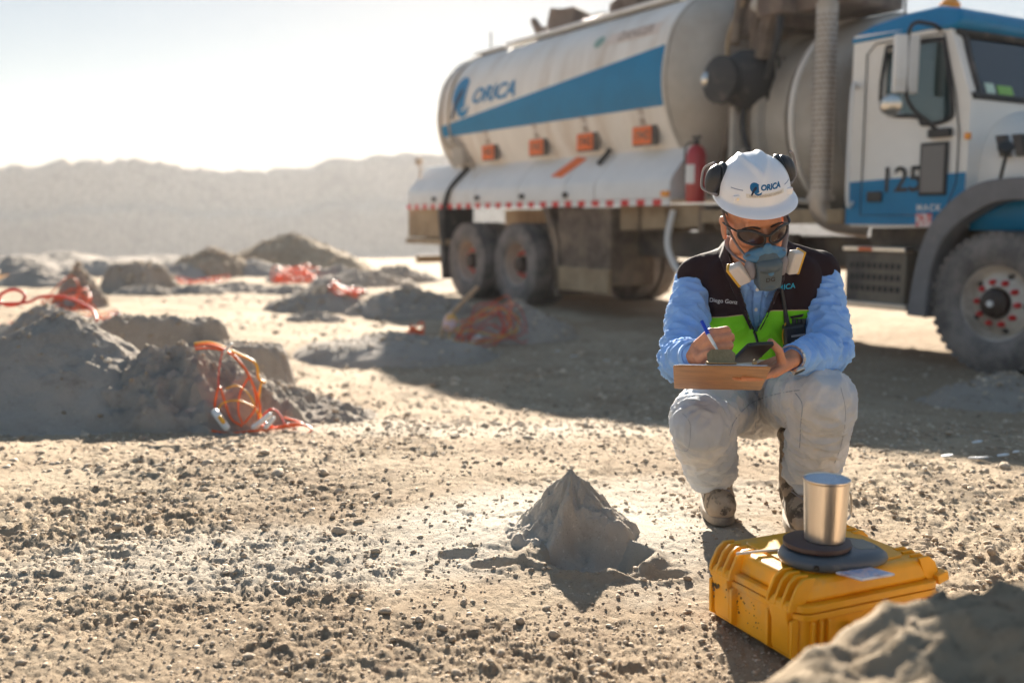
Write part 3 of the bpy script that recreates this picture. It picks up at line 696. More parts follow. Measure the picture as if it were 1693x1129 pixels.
m = MB(); m.prism([(-5.0, 1.36), (-3.6, 1.36), (-3.6, 1.12), (-5.0, 1.06)], lambda a, b, t: Vector((a, t, b)), -1.1, -.6); m.build('pump_bay', M['frame_tan'], T, bevel=.01)
m = MB(); m.box((-3.95, -.7, .9), (2.8, .12, .3)); m.build('side_rail', M['frame_dark'], T, bevel=.01)
m = MB()
for X in (-4.6, -4.1, -3.55, -3.1): m.box((X, -.95, 1.2), (.1, .3, .3)); m.cyl((X + .2, -1.05, 1.15), (X + .2, -.6, 1.15), .07)
m.build('valves', M['frame_brown'], T, bevel=.008)
m = MB(); m.ell((-3.9, -.2, .55), (.5, .45, .33)); m.cyl((-5.2, 0, .6), (-2.0, 0, .75), .06); m.build('gearbox', M['frame_brown'], T)
m = MB(); m.tube(spline([(-3.95, -1.15, 1.3), (-3.98, -1.2, 1.0), (-3.93, -1.2, .8), (-3.82, -1.15, .62), (-3.72, -1.0, .56)], 6), .036); m.build('white_hose', M['panel_paint'], T)
m = MB(); m.tube(spline([(-8.95, -1.0, 1.98), (-9.05, -1.27, 1.66), (-9.2, -1.3, 1.35), (-9.3, -1.27, .9), (-9.3, -1.2, .5)], 6), .04); m.build('black_hose', M['black_rubber'], T)
m = MB()
for dX in (0, .3): m.tube([(-9.35 + dX, -1.24, 2.45), (-9.1 + dX, -.98, 1.95)], .025)
for k in range(3): t = .2 + .3 * k; m.tube([(-9.35 + .25 * t, -1.24 + .26 * t, 2.45 - .5 * t), (-9.05 + .25 * t, -1.24 + .26 * t, 2.45 - .5 * t)], .02)
m.box((-9.05, -1.1, 2.17), (.34, .1, .3)); m.build('ladder', M['gray_paint'], T)
m = MB(); m.tube([(-10.45, -1.1, 1.85), (-10.45, -1.1, 2.1)], .02); m.ell((-10.45, -1.12, 2.14), (.07, .07, .07)); m.build('marker_lamp', M['rim_brown'], T)
m = MB(); m.box((-3.95, -1.27, 1.48), (.12, .04, .06)); m.build('marker_lamp', M['amber'], T)

# wheels
M['fender'] = mat('dusty grey fender', (.19, .18, .185), .7, var=.1, scale=2, dust=(.33, .29, .26), dust_amt=.12)
M['hub'] = mat('greasy hub', (.035, .02, .014), .5)
def make_wheel(rad_, wid, front=True, brown=False):
    """rim is the part; tyre, hub and nuts are its sub-parts. Axis along y, outer face at y=0, inner at y=+wid"""
    rr = rad_; m = MB(); rm = M['rim_brown'] if brown else M['rim']; ro = .305
    if front: pr = [(ro + .012, .03), (ro - .01, .045), (ro - .03, .11), (ro - .05, .13), (.235, .10), (.13, .04), (.125, .15)]
    else: pr = [(ro + .012, .03), (ro - .012, .045), (ro - .035, .14), (ro - .045, .2), (.2, .215), (.13, .17), (.12, .25)]
    m.lathe(pr + [(.001, pr[-1][1]), (.001, wid * .7), (.12, wid * .7), (ro, wid * .75), (ro + .01, wid - .02)], (0, 0, 0), (0, 1, 0), 40, caps=False); w_ = m.build('wheel', rm, T, 30)
    m = MB(); N = 56; lug = []
    pts = [(ro - .005, .028), (ro + .02, .008), (ro + .08, -.004), (rr - .14, -.008), (rr - .07, .004), (rr - .022, .02), (rr - .004, .04), (rr, wid * .3), (rr - .014, wid * .32), (rr - .014, wid * .36), (rr, wid * .38), (rr, wid * .62), (rr - .014, wid * .64), (rr - .014, wid * .68), (rr, wid * .7), (rr - .004, wid - .04), (rr - .022, wid - .02), (rr - .07, wid), (ro + .08, wid), (ro - .005, wid - .02)]
    m.lathe(pts, (0, 0, 0), (0, 1, 0), N, caps=False); m.build('tyre', M['tyre'], w_, 35)
    m = MB()
    for k in range(44):
        a = 2 * math.pi * k / 44
        for yy in (.03, wid - .03):
            Mx = Matrix.Rotation(a, 3, 'Y'); m.box(Mx @ Vector((rr - .019, 0, 0)) + Vector((0, yy, 0)), (.03, .05, .045), Mx)
    tag(m.build('tread', M['tyre'], w_, 30), kind='stuff')
    m = MB()
    if front: m.lathe([(.115, .04), (.11, -.01), (.07, -.03), (.03, -.035)], (0, 0, 0), (0, 1, 0), 24)
    else: m.lathe([(.115, .22), (.11, .1), (.09, .06), (.03, .05)], (0, 0, 0), (0, 1, 0), 24)
    h = m.build('hub', M['hub'], w_, 40)
    if front: m = MB(); m.lathe([(.026, -.05), (.02, -.05)], (0, 0, 0), (0, 1, 0), 12); m.lathe([(.026, -.034), (.026, -.052)], (0, 0, 0), (0, 1, 0), 12); m.build('hub_cap', M['panel_paint'], w_)
    yb = .06 if front else .17
    n0 = None
    for k in range(10):
        a = 2 * math.pi * (k + .5) / 10
        if n0 is None: m = MB(); m.lathe([(.024, .03), (.024, -.01), (.014, -.035), (.006, -.04)], (0, 0, 0), (0, 1, 0), 8); n0 = m.build('wheel_nut', M['red'] if not (brown and False) else rm, w_, 40); o = n0
        else: o = n0.copy(); col.objects.link(o); o.parent = w_
        o.location = (.168 * math.cos(a), yb - .01, .168 * math.sin(a))
        if not front and k % 3: o.data = o.data.copy() if False else o.data
    for k in range(5):
        a = 2 * math.pi * k / 5 + .3; m = MB(); c_ = Vector((.222 * math.cos(a), yb + .03, .222 * math.sin(a))); m.lathe([(.024, -.008 + (.0 if front else .03)), (.024, .02 + (.0 if front else .03))], c_, (0, 1, 0), 12)
        m.build('hand_hole', M['black'], w_)
    return w_
def copy_tree(o, parent):
    c = o.copy(); col.objects.link(c); c.parent = parent
    for ch in list(o.children): copy_tree(ch, c)
    return c
w1 = make_wheel(.565, .34); w1.location = (0, -1.25, .555); w1.rotation_euler = (0, R(20), 0)
c = copy_tree(w1, T); c.location = (0, 1.25, .555); c.rotation_euler = (0, 0, R(180))
w2 = make_wheel(.575, .28, False, True); w2.location = (-7.2, -1.25, .565)
w3 = make_wheel(.575, .28, False, True)
first = True
for X in (-7.2, -8.62):
    for s in (-1, 1):
        for inner in (0, 1):
            if X == -7.2 and s == -1 and not inner: continue
            if X == -8.62 and s == -1 and not inner: o = w3
            else: o = copy_tree(w2, T)
            o.location = (X, s * (1.25 - .33 * inner), .565); o.rotation_euler = (0, R(37 * inner + 11), R(180) if s > 0 else 0)
m = MB()
for X in (-7.2, -8.62, 0): m.cyl((X, -1.05, .565), (X, 1.05, .565), .09); m.ell((X, 0, .565), (.24, .26, .24))
m.build('axles', M['frame_brown'], T)

# fire extinguisher on its bracket
fe = empty('fire_extinguisher', (-3.58, -1.16, 1.38)); fe.parent = None
fe.matrix_world = Matrix.Translation(truck.location) @ Matrix.Rotation(truck.rotation_euler.z, 4, 'Z') @ Matrix.Translation((-3.58, -1.16, 1.38))
tag(fe, 'red fire extinguisher clamped to lorry between white side panel and tank front', 'fire extinguisher')
m = MB(); m.lathe([(.10, 0), (.11, .03), (.11, .5), (.085, .57), (.04, .61)], n=20); m.build('cylinder', M['red_paint'], fe)
m = MB(); m.cyl((0, 0, .6), (0, 0, .67), .03); m.box((.02, -.02, .69), (.12, .03, .03)); m.tube(spline([(0, -.03, .64), (-.1, -.06, .6), (-.12, -.05, .35), (-.1, -.04, .2)], 5), .012); m.build('valve', M['black'], fe)
m = MB(); m.grid(lambda u, v: Vector((.113 * math.sin(-2.4 + 1.5 * u), -.113 * math.cos(-.6 + 1.2 * u) if False else -.113 * abs(math.cos(-.75 + 1.5 * u)), .2 + .2 * v)) if False else Vector((.1125 * math.sin(-.7 + 1.4 * u), -.1125 * math.cos(-.7 + 1.4 * u), .2 + .2 * v)), 8, 2); m.build('paper_label', M['panel_paint'], fe)

# machinery between tank and cab
m = MB(); m.prism([(-3.5, 1.3), (-1.6, 1.3), (-1.6, 1.16), (-3.5, 1.16)], lambda a, b, t: Vector((a, t, b)), -1.15, 1.15); m.build('platform', M['frame_tan'], T, bevel=.01)
m = MB(); m.box((-3.1, -.45, 1.6), (.5, .9, .7)); m.build('pump_cabinet', M['gray_paint'], T, bevel=.02)
m = MB(); m.ell((-3.02, -1.0, 2.62), (.26, .3, .3)); m.cyl((-3.05, -1.32, 2.6), (-3.05, -.5, 2.6), .2); m.lathe([(.1, -.1), (.24, 0), (.24, .06), (.12, .1)], (-3.05, -1.3, 2.6), (0, -1, 0), 20)
for k in range(6): m.box((-3.05, -.9 + .07 * k, 2.6), (.5, .018, .5))
m.build('hydraulic_motor', M['black_rubber'], T, 35, .006)
m = MB(); m.ell((-3.22, -1.36, 2.62), (.07, .06, .08)); m.build('valve_knob', M['chrome'], T)
m = MB()
m.tube(spline([(-3.0, -.9, 2.9), (-2.95, -.95, 3.25), (-3.05, -.8, 3.55), (-3.4, -.6, 3.8)], 6), .07); m.tube(spline([(-2.8, -1.0, 2.8), (-2.7, -1.0, 3.2), (-2.5, -.9, 3.5), (-2.2, -.6, 3.65)], 6), .09)
m.tube(spline([(-3.2, -1.0, 3.0), (-3.25, -.9, 3.4), (-3.0, -.9, 3.7)], 6), .05)
m.build('pipes', M['frame_brown'], T)
m = MB(); m.cyl((-3.1, -1.1, 1.3), (-3.1, -1.1, 2.35), .035); m.cyl((-3.3, -.8, 1.3), (-3.3, -.8, 2.3), .05); m.build('posts', M['gray_paint'], T)
m = MB(); m.box((-3.0, -.3, 3.35), (.8, 1.1, .5)); m.box((-2.6, -.7, 3.55), (.5, .4, .25)); m.ell((-2.9, -.7, 3.5), (.3, .25, .22)); m.box((-2.2, -.5, 3.3), (.7, .8, .2)); m.build('gear_housing', M['dirt_crust'], T, bevel=.03)
m = MB(); m.ell((-2.75, -.95, 3.35), (.28, .12, .12)); m.build('hydraulic_ram', M['gray_paint'], T)
m = MB(); m.lathe([(.99, 0), (1.02, .02), (1.02, .10), (.97, .12), (.93, .12), (.93, .4)], (-2.95, 0, 2.2), (1, 0, 0), 64); m.build('drum_hoop', M['gray_paint'], T, 40)
m = MB(); m.lathe([(.3, -.12), (.7, -.09), (.95, 0), (1.0, .06), (1.0, .55), (.97, .6), (.9, .62), (.3, .62)], (-2.45, 0, 2.2), (1, 0, 0), 64); m.build('drum', M['gray_paint'], T, 40)
m = MB(); m.lathe([(1.0, 0), (1.03, .01), (1.03, .05), (1.0, .06)], (-2.42, 0, 2.2), (1, 0, 0), 64); m.build('drum_rim', M['white_paint'], T, 40)
# exhaust stack
m = MB(); m.cyl((-1.88, -1.13, 1.42), (-1.88, -1.13, 3.15), .098, n=28); st = m.build('exhaust_stack', M['stack'], T, 40)
m = MB(); m.cyl((-1.88, -1.13, 3.15), (-1.88, -1.13, 4.2), .078, n=24); m.lathe([(.1, 0), (.1, .05)], (-1.88, -1.13, 3.12), (0, 0, 1), 24); m.build('pipe', M['gray_paint'], st)
m = MB(); m.tube(spline([(-1.88, -1.13, 1.45), (-1.88, -1.13, 1.3), (-1.8, -1.05, 1.18), (-1.6, -.8, 1.12)], 6), .09, 16); m.lathe([(.125, 0), (.125, .05)], (-1.88, -1.13, 1.38), (0, 0, 1), 24); m.build('elbow', M['stack'], st)
m = MB()                                                             # rows of holes in the heat shield
for i in range(34):
    for j in range(14):
        a = 2 * math.pi * (j + .5 * (i % 2)) / 14; c_ = Vector((-1.88 + .098 * math.cos(a), -1.13 + .098 * math.sin(a), 1.5 + i * .047)); m.lathe([(.0125, -.002), (.0125, .0015)], c_, (math.cos(a), math.sin(a), 0), 6)
o = m.build('vent_holes', M['frame_brown'], st, 0); tag(o, kind='stuff')

for k, (pts, r_, mt_) in enumerate([([(-3.35, -.9, 1.3), (-3.3, -1.05, 1.7), (-3.25, -1.0, 2.2), (-3.3, -.9, 2.5)], .04, 'frame_brown'), ([(-2.9, -1.05, 1.3), (-2.8, -1.1, 1.7), (-2.95, -1.1, 2.1), (-3.0, -1.05, 2.4)], .03, 'black_rubber'),
    ([(-2.7, -1.05, 2.6), (-2.5, -1.12, 2.9), (-2.55, -1.05, 3.2), (-2.9, -.9, 3.4)], .035, 'black_rubber'), ([(-3.3, -1.0, 2.8), (-3.35, -.95, 3.1), (-3.2, -.9, 3.45)], .03, 'frame_tan'), ([(-1.7, -1.0, 1.3), (-1.62, -.95, 1.9), (-1.66, -.9, 2.5), (-1.75, -.8, 2.9)], .03, 'black_rubber'),
    ([(-1.6, -.8, 2.2), (-1.55, -.95, 1.9), (-1.58, -.9, 1.5)], .045, 'frame_brown'), ([(-3.4, -1.1, 1.42), (-2.9, -1.14, 1.5), (-2.3, -1.12, 1.4), (-2.0, -1.0, 1.35)], .028, 'gray_paint')]):
    m = MB(); m.tube(spline(pts, 6), r_); m.build('hose', M[mt_], T)
m = MB(); m.box((-2.62, -1.02, 3.28), (.34, .22, .2)); m.build('manifold', M['dirt_crust'], T, bevel=.02)
# top of tank
m = MB(); m.box((-6.2, -.62, 3.76), (4.3, .16, .05)); m.box((-8.9, -.6, 3.75), (.9, .14, .04)); m.build('walkway_edge', M['panel_paint'], T, bevel=.01)
m = MB(); m.box((-6.6, 0, 3.82), (5.6, .8, .04)); m.build('walkway', M['frame_tan'], T)
m = MB()
for X, r_, h_ in ((-5.7, .42, .22), (-6.5, .2, .14)): m.lathe([(r_, 0), (r_, h_ * .6), (r_ * .8, h_), (.05, h_ + .02)], (X, -.25, 3.78), (0, 0, 1), 24)
m.build('hatch', M['dirt_crust'], T, 40)
m = MB()
def brk(a, b, t): return Vector((a, t, b))
m.prism([(-8.0, 3.8), (-8.22, 4.1), (-8.16, 4.14), (-7.98, 3.98), (-7.78, 3.96), (-7.68, 4.2), (-7.4, 4.14), (-7.1, 4.12), (-6.6, 3.9), (-6.6, 3.8)], brk, -.35, -.28)
bk = m.build('boom_rest', M['dirt_crust'], T)
mc = MB(); mc.cyl((-7.9, -.5, 3.9), (-7.9, -.1, 3.9), .075, n=16); mc.cyl((-7.5, -.5, 4.0), (-7.5, -.1, 4.0), .06, n=16); cut(bk, mc)
m = MB(); m.tube([(-9.3, -.4, 3.75), (-9.3, -.4, 4.1)], .012); m.tube([(-6.05, -.3, 3.9), (-6.05, -.3, 4.6)], .012); m.build('aerials', M['frame_dark'], T)
m = MB(); m.tube(spline([(-5.2, -.3, 3.9), (-4.9, -.35, 4.05), (-4.3, -.4, 4.0), (-3.7, -.5, 3.95), (-3.2, -.5, 3.85)], 6), .07); m.tube(spline([(-5.2, -.1, 3.9), (-4.7, -.15, 4.0), (-3.4, -.2, 3.95)], 6), .06); m.build('top_hoses', M['frame_brown'], T)

# cab
m = MB(); m.prism([(-1.47, 1.18), (-1.42, 1.14), (-.5, 1.14), (-.3, 1.3), (-.3, 2.16), (-.52, 2.76), (-1.47, 2.80)], lambda a, b, t: Vector((a, t, b)), -1.24, 1.24)
cab = m.build('cab', [M['white_paint'], M['blue_paint']], T, 30)
mc = MB(); mc.prism([(-1.40, 1.5), (-.42, 1.5), (-.40, 2.16), (-.58, 2.70), (-1.40, 2.72)], lambda a, b, t: Vector((a, t, b)), -1.16, 1.16); cut(cab, mc)
wout = [(-1.13, 2.14), (-1.12, 2.6), (-1.05, 2.655), (-.62, 2.65), (-.55, 2.58), (-.455, 2.1), (-.5, 2.0), (-.72, 1.985), (-.78, 2.05)]
mc = MB(); mc.prism(wout, lambda a, b, t: Vector((a, t, b)), -1.5, 1.5); cut(cab, mc)
# windscreen opening, in the sloping front plane
fa = Vector((-.3, 0, 2.16)); fb = Vector((-.52, 0, 2.76)); fu = (fb - fa).normalized(); fn_ = Vector((fu.z, 0, -fu.x))
def wfn(a, b, t): return fa + fu * b + Vector((0, a, 0)) + fn_ * t
wsp = [(-1.12, .05), (-1.1, .54), (-1.03, .6), (1.03, .6), (1.1, .54), (1.12, .05), (1.05, .0), (-1.05, .0)]
wsp = [(a, b * .93 + .02) for a, b in wsp]
mc = MB(); mc.prism(wsp, wfn, -.25, .2); cut(cab, mc)
mo = cab.modifiers.new('bevel', 'BEVEL'); mo.width = .025; mo.segments = 3; mo.limit_method = 'ANGLE'; mo.angle_limit = R(35)
def ringloop(mb, poly, fn, t, r, n=6):
    pts = spline([fn(a, b, t) for a, b in poly], 4, True); mb.tube(pts, r, n, closed=True)
m = MB(); m.prism([(a * .995 - .003, b) for a, b in wsp], wfn, -.03, -.022); g_ = m.build('windscreen', M['glass'], T, 0)
m = MB(); ringloop(m, wsp, wfn, .0, .03); m.build('windscreen_seal', M['black_rubber'], T)
for s in (-1, 1):
    m = MB(); m.prism(wout, lambda a, b, t: Vector((a, t, b)), s * 1.215, s * 1.209); wd = m.build('door_window', M['glass'], T, 0)
    m = MB(); ringloop(m, wout, lambda a, b, t: Vector((a, t, b)), s * 1.24, .02); m.build('window_seal', M['black_rubber'], wd)
M['sticker_green'] = mat('green sticker', (.25, .5, .12), .6); M['sticker_pale'] = mat('pale sticker', (.55, .7, .6), .6)
m = MB(); m.prism([(-.98, .06), (-.86, .06), (-.86, .15), (-.98, .15)], wfn, -.018, -.015); m.build('sticker', M['sticker_pale'], T, 0)
m = MB(); m.prism([(-.82, .06), (-.62, .06), (-.62, .14), (-.82, .14)], wfn, -.018, -.015); m.build('sticker', M['sticker_green'], T, 0)
# roof
m = MB()
rs_ = [(-1.5, 2.74, 1.25, .02), (-1.49, 2.82, 1.24, .0), (-1.3, 2.92, 1.2, 0), (-.9, 2.99, 1.17, 0), (-.6, 3.0, 1.16, 0), (-.42, 2.94, 1.18, 0), (-.40, 2.80, 1.22, 0)]
m.prism([(-1.5, 2.73), (-1.5, 2.8), (-1.32, 2.88), (-1.0, 2.93), (-.7, 2.94), (-.48, 2.88), (-.42, 2.78), (-.46, 2.72), (-.53, 2.71), (-.7, 2.735)], lambda a, b, t: Vector((a, t * (1 - .10 * max(0, (b - 2.76) / .18)), b)), -1.262, 1.262)
m.build('roof', M['blue_paint'], T, 30, .035, 3)
m = MB(); m.prism([(-.5, 2.86), (-.9, 2.99), (-.92, 2.96), (-.5, 2.82)], lambda a, b, t: Vector((a, t, b)), -.75, .95); m.build('sun_visor', M['black'], T, bevel=.005)
bc = MB(); bc.lathe([(.085, 0), (.09, .02), (.085, .09), (.05, .13), (.01, .14)], (-.95, -.66, 2.955), (0, 0, 1), 20); bc.build('beacon', M['amber'], T)
m = MB(); m.tube([(-1.45, -.6, 2.9), (-1.45, -.6, 3.6)], .012); m.build('aerial', M['frame_dark'], T)
# blue lower cab skin
m = MB(); m.prism([(-1.472, 1.16), (-.44, 1.16), (-.30, 1.30), (-.3, 1.58), (-1.472, 1.53)], lambda a, b, t: Vector((a, t, b)), -1.252, -1.2495); m.build('blue_skirt', M['blue_paint'], T, 0)
m = MB(); m.prism([(-1.472, 1.16), (-.44, 1.16), (-.30, 1.30), (-.3, 1.58), (-1.472, 1.53)], lambda a, b, t: Vector((a, t, b)), 1.2495, 1.252); m.build('blue_skirt', M['blue_paint'], T, 0)
# door shut lines, handle, grab rail
m = MB(); dl = [(-1.31, 1.24), (-1.31, 2.62), (-1.22, 2.70), (-.56, 2.69), (-.43, 2.2), (-.38, 1.9), (-.38, 1.5), (-.48, 1.24)]
m.tube([Vector((a, -1.252, b)) for a, b in dl], .006, 5, closed=True); m.build('door_gap', M['black_rubber'], T)
m = MB(); m.box((-1.16, -1.262, 1.40), (.15, .03, .09)); m.build('door_handle', M['black'], T, bevel=.01)
m = MB(); m.tube(spline([(-1.4, -1.25, 2.35), (-1.385, -1.33, 2.3), (-1.395, -1.33, 1.4), (-1.4, -1.25, 1.35)], 6), .018); m.build('grab_rail', M['panel_paint'], T)
m = MB(); lw = [(-.72, 1.4), (-.46, 1.4), (-.46, 1.83), (-.72, 1.83)]; m.prism(lw, lambda a, b, t: Vector((a, t, b)), -1.268, -1.25); pw = m.build('door_vent_window', M['black_rubber'], T, 30, .02, 3)
m = MB(); m.prism([(-.695, 1.425), (-.485, 1.425), (-.485, 1.805), (-.695, 1.805)], lambda a, b, t: Vector((a, t, b)), -1.275, -1.269); m.build('pane', mat('dark pane', (.16, .15, .15), .25), pw)
decal('lettering', text_verts('125', .30, .004, 0, .95), lambda a, b: Vector((-.90 + a, -1.2565, 1.53 + b)), M['black'], T)
decal('lettering', text_verts('MACK', .07, .002, 0, 1.3), lambda a, b: Vector((-.62 + a, -1.2565, 1.30 + b)), M['panel_paint'], T)
m = MB(); m.box((-.66, -1.254, 1.20), (.15, .008, .11)); st_ = m.build('sticker', mat('red and white sticker', (.75, .6, .58), .5, c2=(.6, .1, .1), scale=22), T)
m = MB(); m.box((-.30, -1.25, 1.86), (.04, .03, .05)); m.build('marker_lamp', M['amber'], T)
# interior
m = MB()
for s in (-.6, .6): m.box((-1.1, s, 1.75), (.5, .5, .2)); m.box((-1.32, s, 2.1), (.14, .5, .7)); m.box((-1.33, s, 2.5), (.1, .28, .16))
m.box((-.5, 0, 1.85), (.3, 2.2, .4)); m.build('seats', M['black_rubber'], T, bevel=.03)
m = MB(); m.tube([Vector((-.78 + .07 * math.sin(a), .6 + .22 * math.cos(a), 2.0 + .2 * math.sin(a))) for a in [i * .35 for i in range(18)]], .014, closed=True); m.build('steering_wheel', M['black'], T)
# hood
def hood(u, v):
    X = -.33 + 1.65 * u; hw = 1.10 - .12 * u; zt = 2.12 - .28 * u - .1 * u * u; a = math.pi * v
    c_ = -math.cos(a); s_ = math.sin(a); k = 3.4
    yy = math.copysign(abs(c_) ** (2 / k), c_) * hw; zz = 1.32 + (zt - 1.32) * abs(s_) ** (2 / k)
    return Vector((X, yy, zz))
m = MB(); m.grid(hood, 16, 40); n_ = 41
m.f.append(tuple(16 * n_ + k for k in range(n_))); m.m.append(0); m.build('hood', M['white_paint'], T, 40)
m = MB()
def hood_skirt(u, v):
    p = hood(u, 0); return Vector((p.x, p.y - .004 - .02 * (1 - v), 1.12 + v * (.32 + .12 * u)))
m.grid(hood_skirt, 10, 2); m.build('hood_side', M['blue_paint'], T, 40, solid=.01); m = MB(); m.grid(lambda u, v: Vector((hood_skirt(u, v).x, -hood_skirt(u, v).y, hood_skirt(u, v).z)), 10, 2); m.build('hood_side', M['blue_paint'], T, 40, solid=.01)
for k in range(4):
    X = -.16 + .135 * k
    m = MB(); m.prism([(X, 1.86), (X + .09, 1.86), (X + .12, 1.69), (X + .05, 1.69)], lambda a, b, t: Vector((a, t, b)), -1.115, -1.06); m.build('air_vent', M['frame_dark'], T, 30, .006)
m = MB(); m.box((1.33, 0, 1.55), (.06, 1.3, .8)); m.build('grille', M['frame_dark'], T, bevel=.02)
m = MB()
for k in range(9): m.box((1.365, 0, 1.22 + .08 * k), (.02, 1.2, .03))
m.build('grille_bars', M['chrome'], T)
m = MB(); m.box((1.4, 0, .72), (.24, 2.44, .38)); m.build('bumper', M['gray_paint'], T, bevel=.04)
for s in (-.95, .95): m = MB(); m.box((1.28, s, 1.2), (.14, .3, .22)); m.build('headlight', M['chrome'], T, bevel=.03)
fo = [(-.76, .40), (-.70, .8), (-.61, 1.1), (-.46, 1.30), (-.22, 1.47), (.05, 1.52), (.35, 1.51), (.65, 1.42), (.95, 1.22), (1.2, .95)]
fi = [(1.08, .93), (.84, 1.12), (.58, 1.27), (.32, 1.34), (.05, 1.35), (-.15, 1.28), (-.36, 1.14), (-.5, .95), (-.56, .7), (-.58, .40)]
for s in (-1, 1):
    m = MB(); pts_o = [(p.x, p.y) for p in spline([(a, b, 0) for a, b in fo], 4)]; pts_i = [(p.x, p.y) for p in spline([(a, b, 0) for a, b in fi], 4)]
    m.prism(pts_o + pts_i, lambda a, b, t: Vector((a, t, b)), s * 1.29, s * 1.1)
    pi2 = [(a, b + .0) for a, b in pts_o]; inn = [(a + .03 * (1 if a < .2 else -1), b - .035) for a, b in pts_o[::-1]]
    m.prism(pi2 + inn, lambda a, b, t: Vector((a, t, b)), s * 1.1, s * .75); m.build('fender', M['fender'], T, 40, .012)
m = MB(); m.box((.1, 0, 1.0), (1.6, 1.3, .7)); m.build('engine', M['frame_brown'], T, bevel=.03)
# mirrors
mi = MB()
for dy in (-.072, .072): mi.box((-.74, -1.47 + dy, 2.45), (.05, .118, .46), Matrix.Rotation(R(-12), 3, 'Z'))
mi.build('mirror', M['panel_paint'], T, bevel=.014)
m = MB(); m.tube(spline([(-.6, -1.24, 2.72), (-.62, -1.36, 2.76), (-.72, -1.47, 2.72), (-.72, -1.47, 2.2), (-.60, -1.33, 1.98), (-.56, -1.27, 1.92)], 6), .018); m.box((-.54, -1.27, 1.9), (.2, .05, .07)); m.build('mirror_arm', M['black'], T, bevel=.006)
m = MB(); m.lathe([(.085, 0), (.09, .015), (.08, .05), (.04, .07)], (-.80, -1.56, 2.13), (.6, -.5, -.1), 20); m.build('round_mirror', M['chrome'], T)
m = MB(); m.tube([(-.05, -1.2, 1.45), (.05, -1.3, 1.62), (.08, -1.32, 1.7)], .014); m.lathe([(.05, 0), (.06, .02), (.04, .04)], (.08, -1.34, 1.74), (.5, -.6, .3), 14); m.build('hood_mirror', M['black'], T)
# steps
m = MB(); m.box((-1.17, -.95, .70), (.64, .5, .46)); sb = m.build('step_box', M['frame_dark'], T, bevel=.015)
for r_ in range(3):
    for c_ in range(9): m = MB(); m.box((-1.42 + .062 * c_, -1.203, .60 + .1 * r_), (.035, .01, .05)); m.build('grip_slot', M['black'], sb)
m = MB(); m.box((-1.17, -1.18, .945), (.66, .12, .04)); m.build('step', M['chrome'], sb, bevel=.006)
m = MB(); m.box((-1.15, -1.18, .455), (.70, .14, .05)); m.build('step', M['chrome'], sb, bevel=.006)
m = MB(); m.box((-1.25, -1.244, .945), (.14, .01, .03)); m.build('reflector', M['orange'], sb)
m = MB(); m.box((-1.1, 0, 1.0), (.9, 1.6, .25)); m.build('underbody', M['frame_dark'], T)
# ------------------------------------------------------------------ the man
def cloth(name, c, c2=None, **k): return mat(name, c, .9, c2=c2, spec=.2, bump=.0006, bscale=420, sheen=.2, **k)
M['skin'] = mat('skin', (.56, .245, .135), .5, var=.12, scale=14, bump=.0008, bscale=160, sss=.12, spec=.4)
M['hair'] = mat('dark hair', (.02, .014, .012), .6)
M['shirt'] = cloth('blue cotton shirt', (.25, .46, .86), var=.05, scale=8)
M['jeans'] = cloth('pale washed jeans', (.60, .59, .59), (.46, .49, .54), scale=5, var=.06, dust=(.52, .48, .42), dust_amt=.06)
M['boot'] = mat('camouflage suede', (.34, .26, .19), .9, c2=(.09, .068, .05), scale=22, dust=(.4, .33, .26), dust_amt=.2, bump=.001, bscale=150, thresh=(.48, .52))
M['sole'] = mat('boot sole', (.12, .1, .085), .9, dust=(.4, .33, .26), dust_amt=.3, scale=8)
M['hat'] = mat('white helmet shell', (.8, .8, .84), .3, coat=.3, var=.02)
M['muff'] = mat('ear muff plastic', (.03, .03, .034), .4)
M['lens'] = mat('brown sun lens', (.035, .014, .011), .18, spec=.5)
M['mask_blue'] = mat('soft blue silicone', (.07, .19, .32), .5); M['mask_gray'] = mat('grey respirator body', (.085, .115, .13), .5)
M['strap'] = mat('grey strap', (.27, .25, .26), .8); M['cream'] = mat('cream cartridge', (.62, .56, .5), .5, var=.04); M['yellow_band'] = mat('yellow cartridge band', (.65, .35, .01), .5)
M['gilet_dark'] = None
